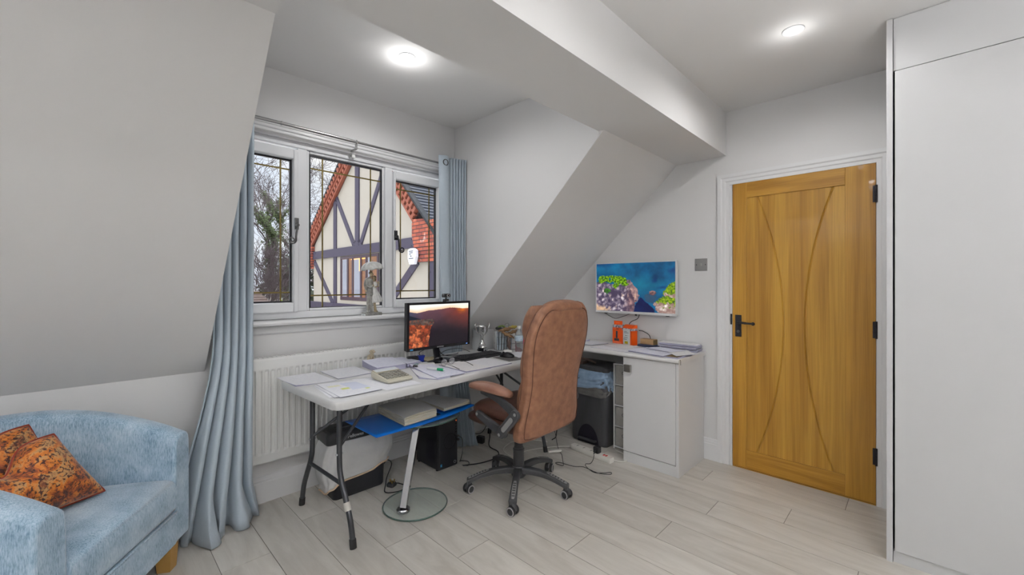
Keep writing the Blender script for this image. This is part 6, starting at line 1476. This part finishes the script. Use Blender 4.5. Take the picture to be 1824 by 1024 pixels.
def tv():
    y0, y1, z0, z1 = 1.322, 2.046, 1.038, 1.470; xf = 3.147
    t = thing('television', 'white-framed wall screen showing a rocky coast and blue sea', 'television', (3.18, (y0+y1)/2, z0))
    b = .010; m = MB()
    m.bb(xf, xf+.012, y0, y0+b, z0, z1); m.bb(xf, xf+.012, y1-b, y1, z0, z1); m.bb(xf, xf+.012, y0+b, y1-b, z1-b, z1); m.bb(xf, xf+.012, y0+b, y1-b, z0, z0+.020); m.build('frame', 'white_gloss', t, True, bevel=.002)
    m = MB(); m.bb(xf+.010, xf+.04, y0+.002, y1-.002, z0+.002, z1-.002); m.build('back_shell', 'white_gloss', t, True, bevel=.004)
    MB().bb(xf+.04, XB, (y0+y1)/2-.1, (y0+y1)/2+.1, z0+.12, z1-.1).build('wall_bracket', 'plastic_black', t, True)
    for y in (1.40, 1.95): MB().bb(xf+.012, xf+.03, y-.012, y+.012, z0-.006, z0+.002).build('foot_socket', 'plastic_black', t, True)
    MB().bb(xf+.004, xf+.014, 1.655, 1.667, z0-.012, z0+.002).build('sensor', 'plastic_black', t, True)
    ya, yb, za, zb = y0+b, y1-b, z0+.020, z1-b; NU, NV = 260, 150
    g = MB(); g.grid(lambda u, v: (xf+.006, yb+(ya-yb)*u, za+(zb-za)*v), NU, NV); o = g.build('screen', 'screen_picture', t, True, fix=False); o['label'] = 'lit screen with cliffs, pines and turquoise sea'
    def L3(a, b_, k): k = max(0, min(1, k)); return tuple(a[i]+(b_[i]-a[i])*k for i in range(3))
    def fb(x, y, s, oc=4, zz=0): return noise.fractal(Vector((x*s*1.7, y*s, zz)), .9, 2.1, oc)
    def inpoly(x, y, P):
        c = False; j = len(P)-1
        for i in range(len(P)):
            if (P[i][1] > y) != (P[j][1] > y) and x < (P[j][0]-P[i][0])*(y-P[i][1])/(P[j][1]-P[i][1])+P[i][0]: c = not c
            j = i
        return c
    ROCK = [(-.1, .60), (.08, .62), (.20, .56), (.35, .60), (.42, .66), (.46, .65), (.50, .55), (.54, .49), (.575, .34), (.56, .24), (.52, .16), (.49, -.1), (-.1, -.1)]
    SHAD = [(.59, .30), (.66, .20), (.76, .06), (.78, -.1), (.49, -.1), (.52, .12), (.56, .22)]
    PINE = [(.03, .69), (.06, .74), (.18, .745), (.34, .73), (.40, .69), (.42, .61), (.46, .55), (.40, .52), (.33, .57), (.27, .47), (.22, .52), (.25, .60), (.12, .60), (.03, .58)]
    PR = [(1.1, .72), (.95, .58), (.90, .50), (.86, .40), (.87, .33), (.80, .27), (.75, .18), (.77, .10), (.86, -.1), (1.1, -.1)]
    def pic(u, v):
        n = fb(u, v, 3.5); n2 = fb(u, v, 14, 5, 2); j = .014*fb(u, v, 20, 3, 5); w = .014*fb(v, u, 20, 3, 7)
        c = L3((2, 112, 158), (0, 58, 96), .42+n*.6+(u-.35)*.35); c = L3(c, (16, 142, 158), max(0, .5-abs(v-.55)*1.6-abs(u-.6))*.9); c = L3(c, (8, 36, 90), max(0, n-.55)*1.4)
        c = L3(c, (10, 40, 100), max(0, (v-.93)*10)*max(0, .34-u)*3)
        for cu, cv, ru, rv in ((.76, .63, .04, .05), (.97, .83, .07, .08), (.86, .5, .07, .04)):
            c = L3(c, (6, 44, 104), max(0, 1-math.hypot((u-cu)/ru, (v-cv)/rv)+.3*n2)*.9)
        if inpoly(u+j, v+w, SHAD): c = L3((10, 14, 66), (8, 30, 84), .5+n)
        d = math.hypot((u-.74)/.050, (v-.39)/.045)+.35*n2
        if d < 1: c = L3((186, 146, 132), (80, 54, 62), .3+abs(n2)*1.6+(.39-v)*6)
        elif math.hypot((u-.71)/.075, (v-.29)/.10)+.3*n2 < 1: c = L3(c, (78, 66, 84), .55)
        def rock(lo, hi, sc):
            dd, pp = noise.voronoi(Vector((u*sc*1.6+n2*.25, v*sc-u*3, 4))); e_ = min(1, (dd[1]-dd[0])*2.2); sh = noise.cell(Vector((pp[0][0]*9, pp[0][1]*9, 1)))
            return L3(lo, hi, e_*(.35+.65*sh)+n2*.45+.08)
        if inpoly(u+j, v+w, ROCK):
            c = rock((70, 58, 84), (236, 224, 226), 13)
            if u > .36: c = L3(c, rock((76, 58, 76), (190, 146, 140), 7), max(0, min(1, (u-.36)*9)))
            if inpoly(u+j, v+w, [(.455, .66), (.50, .56), (.555, .45), (.585, .33), (.55, .20), (.50, .30), (.46, .50)]): c = L3(c, (206, 166, 156), .55+n2*.4)
            k = max(0, 1-u/.22)*max(0, 1-v/.16)+n2*.3
            if k > .15: c = L3(c, (240, 196, 150), min(.8, k*1.6))
        if inpoly(u+j*1.8, v+w*1.8, PINE) and n2 > -.6: c = L3((140, 190, 14), (24, 66, 12), .40+fb(u, v, 30, 4, 11)*1.1)
        if (math.hypot((u-.14)/.05, (v-.42)/.05)+.4*n2 < 1): c = L3((70, 140, 40), (30, 70, 20), .5+n2)
        if inpoly(u+j*1.6, v+w*1.6, PR):
            c = L3((156, 184, 20), (46, 84, 16), .40+fb(u, v, 28, 4, 12)*1.1)
            if v+.10*n2 < .20-.25*(u-.80) or abs(v-.34+.35*(u-.95)+.03*n2) < .03 and u > .87: c = rock((150, 118, 110), (246, 238, 230), 16)
        return c
    cols = []
    for jv in range(NV+1):
        for iu in range(NU+1): c = lin(tuple(max(0, min(255, q)) for q in pic(iu/NU, jv/NV))); cols += [c[0], c[1], c[2], 1]
    at = o.data.color_attributes.new('picture', 'FLOAT_COLOR', 'POINT'); at.data.foreach_set('color', cols)
tv()
def switch():
    t = thing('light_switch', 'brushed steel light switch between wall screen and oak door', 'switch', (XB, 1.160, 1.385))
    MB().bb(-.007, 0, -.045, .045, 0, .090).build('plate', 'brushed_steel', t, bevel=.002); MB().bb(-.0105, -.006, -.006, .006, .034, .056).build('rocker', 'satin_nickel', t, bevel=.001)
    for y in (-.032, .032): MB().cyl((-.0085, y, .045), (-.006, y, .045), .0032, 12).build('screw', 'iron_black', t)
switch()

def pedal_bin():
    t = thing('pedal_bin', 'black pedal bin lined with bags under the worktop', 'bin', (2.96, 1.915, 0))
    def ring(w, d, z, r=.035, c=(0, 0)): return [(x+c[0], y+c[1], z) for x, y in rrect(w, d, r, 5)]
    b = MB(); b.rings([ring(.23, .33, 0), ring(.24, .335, .01), ring(.27, .36, .42), ring(.275, .365, .52)]); b.build('body', 'bin_black', t, auto=.7)
    a = MB(); P = [(.10*math.cos(q), .155*math.sin(q)) for q in [PI*k/16 for k in range(17)]]; a.rings([[(-.1225-.012*(z/.44) if 1 else 0, y, z) for y, z in P], [(-.119, y*.92, z*.92) for y, z in P]]); a.build('pedal_recess', 'bolt_black', t)
    p = MB(); p.rings([[(x-.135, y, z) for x, y in rrect(.035, .17, .012, 5)] for z in (.028, .040)]); p.build('pedal', 'bin_black', t, bevel=.003)
    l = MB(); l.rings([ring(.275, .365, .592), ring(.285, .372, .600), ring(.285, .372, .622), ring(.26, .35, .634)]); l.build('lid', 'bin_black', t, auto=.7)
    k = MB(); k.box((-.09, .09, .643), (.09, .10, .022), TR(0, 0, 0)); k.tube([(-.12, .16, .64), (-.10, .10, .672), (-.07, .03, .665), (-.05, -.03, .64)], .011, 8); k.build('lid_clutter', 'dark_packet', t, bevel=.004)
    def bag(u, v):
        a_ = 2*PI*u; c, s = math.cos(a_), math.sin(a_); z = .600-.150*v*(1+.12*math.sin(a_*3)); w = .135+.014*math.sin(PI*v)+.010*v; d = .180+.014*math.sin(PI*v)+.010*v
        nn = noise.noise(Vector((u*26, v*6, 3)))*.020+.006*math.sin(a_*9+v*5)
        return ((w+nn)*math.copysign(abs(c)**.4, c), (d+nn)*math.copysign(abs(s)**.4, s), z)
    MB().grid(bag, 140, 24).build('blue_bag', 'bag_blue', t, smooth=True, fix=False)
    def bag2(u, v):
        a_ = 2*PI*u; c, s = math.cos(a_), math.sin(a_); z = .470-.055*v*(1+.5*math.sin(a_*2+1)); w = .142+.006*v; d = .188+.006*v; nn = noise.noise(Vector((u*20, v*3, 8)))*.010
        return ((w+nn)*math.copysign(abs(c)**.4, c), (d+nn)*math.copysign(abs(s)**.4, s), z)
    MB().grid(bag2, 140, 12).build('inner_liner', 'bag_grey', t, smooth=True, fix=False)
pedal_bin()
def drawers():
    x = 2.895
    t = thing('drawer_tower', 'narrow white frame with four grey fabric drawers, beside the bin', 'drawer unit', (3.03, 1.63, 0))
    m = MB(); m.bb(x, 3.18, 1.704, 1.716, 0, .665); m.bb(x, 3.18, 1.548, 1.560, 0, .665); m.bb(x, 3.18, 1.560, 1.704, .655, .667)
    for k in range(4): m.bb(x, 3.18, 1.560, 1.704, .012+.162*k, .020+.162*k)
    m.build('frame', 'white_laminate', t, True)
    for k in range(4):
        z = .022+.162*k; d = MB().bb(x+.006, 3.17, 1.565, 1.700, z, z+.142).build('drawer', 'grey_fabric', t, True, bevel=.004)
        R = [(x+.004, 1.632+.011*math.cos(a), z+.088+.011*math.sin(a)) for a in [2*PI*i/16 for i in range(16)]]; MB().tube(R, .0018, 6, loop=True).build('pull_ring', 'pewter', d, True, smooth=True)
drawers()
def strip():
    t = thing('extension_lead', 'white extension socket strip on the floor in front of the bin', 'extension lead', (2.655, 1.76, 0), math.radians(-4))
    MB().rings([[(x, y, z) for x, y in rrect(.055-i, .37-i, .008, 4)] for z, i in ((0, .004), (.004, 0), (.030, 0), (.036, .005))]).build('body', 'cable_white', t, auto=.7)
    for y in (-.135, -.115): MB().bb(-.010, .010, y-.006, y+.006, .035, .039).build('red_switch', 'red_switch', t)
    for y in (-.07, .0, .07, .13): 
        s = MB(); s.bb(-.003, .003, y-.004, y+.006, .0358, .0366); s.bb(-.014, -.009, y-.002, y+.002, .0358, .0366); s.bb(.009, .014, y-.002, y+.002, .0358, .0366); s.build('socket_slots', 'bolt_black', t)
    t = thing('power_adapter', 'square black power adapter plugged into the extension strip', 'adapter', (2.648, 1.705, .037), math.radians(-4))
    MB().bb(-.022, .022, -.022, .022, 0, .045).build('body', 'plastic_black', t, bevel=.005); MB().tube([(-.018, -.004, .018), (-.034, -.004, .014), (-.045, -.002, 0.0)], [.005, .004, .003], 8).build('strain_relief', 'plastic_black', t, smooth=True)
strip()
cable('tangled thin black cord on the floor in front of the extension strip', [(2.60, 1.70, .036), (2.57, 1.69, .012), (2.52, 1.68, .003), (2.49, 1.70, .003), (2.45, 1.66, .003), (2.42, 1.58, .003), (2.46, 1.53, .003), (2.50, 1.50, .003), (2.47, 1.49, .003), (2.43, 1.56, .003), (2.44, 1.68, .003), (2.40, 1.74, .003), (2.38, 1.85, .003), (2.35, 1.86, .003), (2.36, 1.80, .003), (2.42, 1.85, .003), (2.50, 1.92, .003), (2.56, 2.00, .01), (2.60, 2.06, .10), (2.64, 2.12, .22)], .0022)
cable('white mains cable trailing from the extension strip behind the cabinet', [(2.66, 1.578, .018), (2.68, 1.55, .008), (2.72, 1.52, .005), (2.80, 1.53, .005), (2.84, 1.60, .005), (2.86, 1.68, .005)], .004, 'cable_white')
cable('white looping cable across the floor behind the chair', [(2.645, 1.95, .018), (2.62, 2.02, .006), (2.50, 2.10, .005), (2.36, 2.16, .005), (2.22, 2.16, .005), (2.26, 2.30, .005), (2.42, 2.36, .005), (2.56, 2.28, .005), (2.62, 2.16, .005)], .0035, 'cable_white')
cable('grey lead dropping down the wall beside the pedal bin', [(2.70, 2.13, .26), (2.71, 2.12, .18), (2.70, 2.125, .08), (2.69, 2.13, .03), (2.68, 2.16, .005)], .004, 'cable_black')
t = thing('inline_plug', 'white in-line plug on the cable left of the extension strip', 'plug', (2.50, 1.99, .002), math.radians(-30)); MB().bb(-.05, .05, -.012, .012, 0, .018).build('body', 'cable_white', t, bevel=.004); MB().bb(.05, .058, -.006, .006, .004, .014).build('collar', 'cable_white', t)
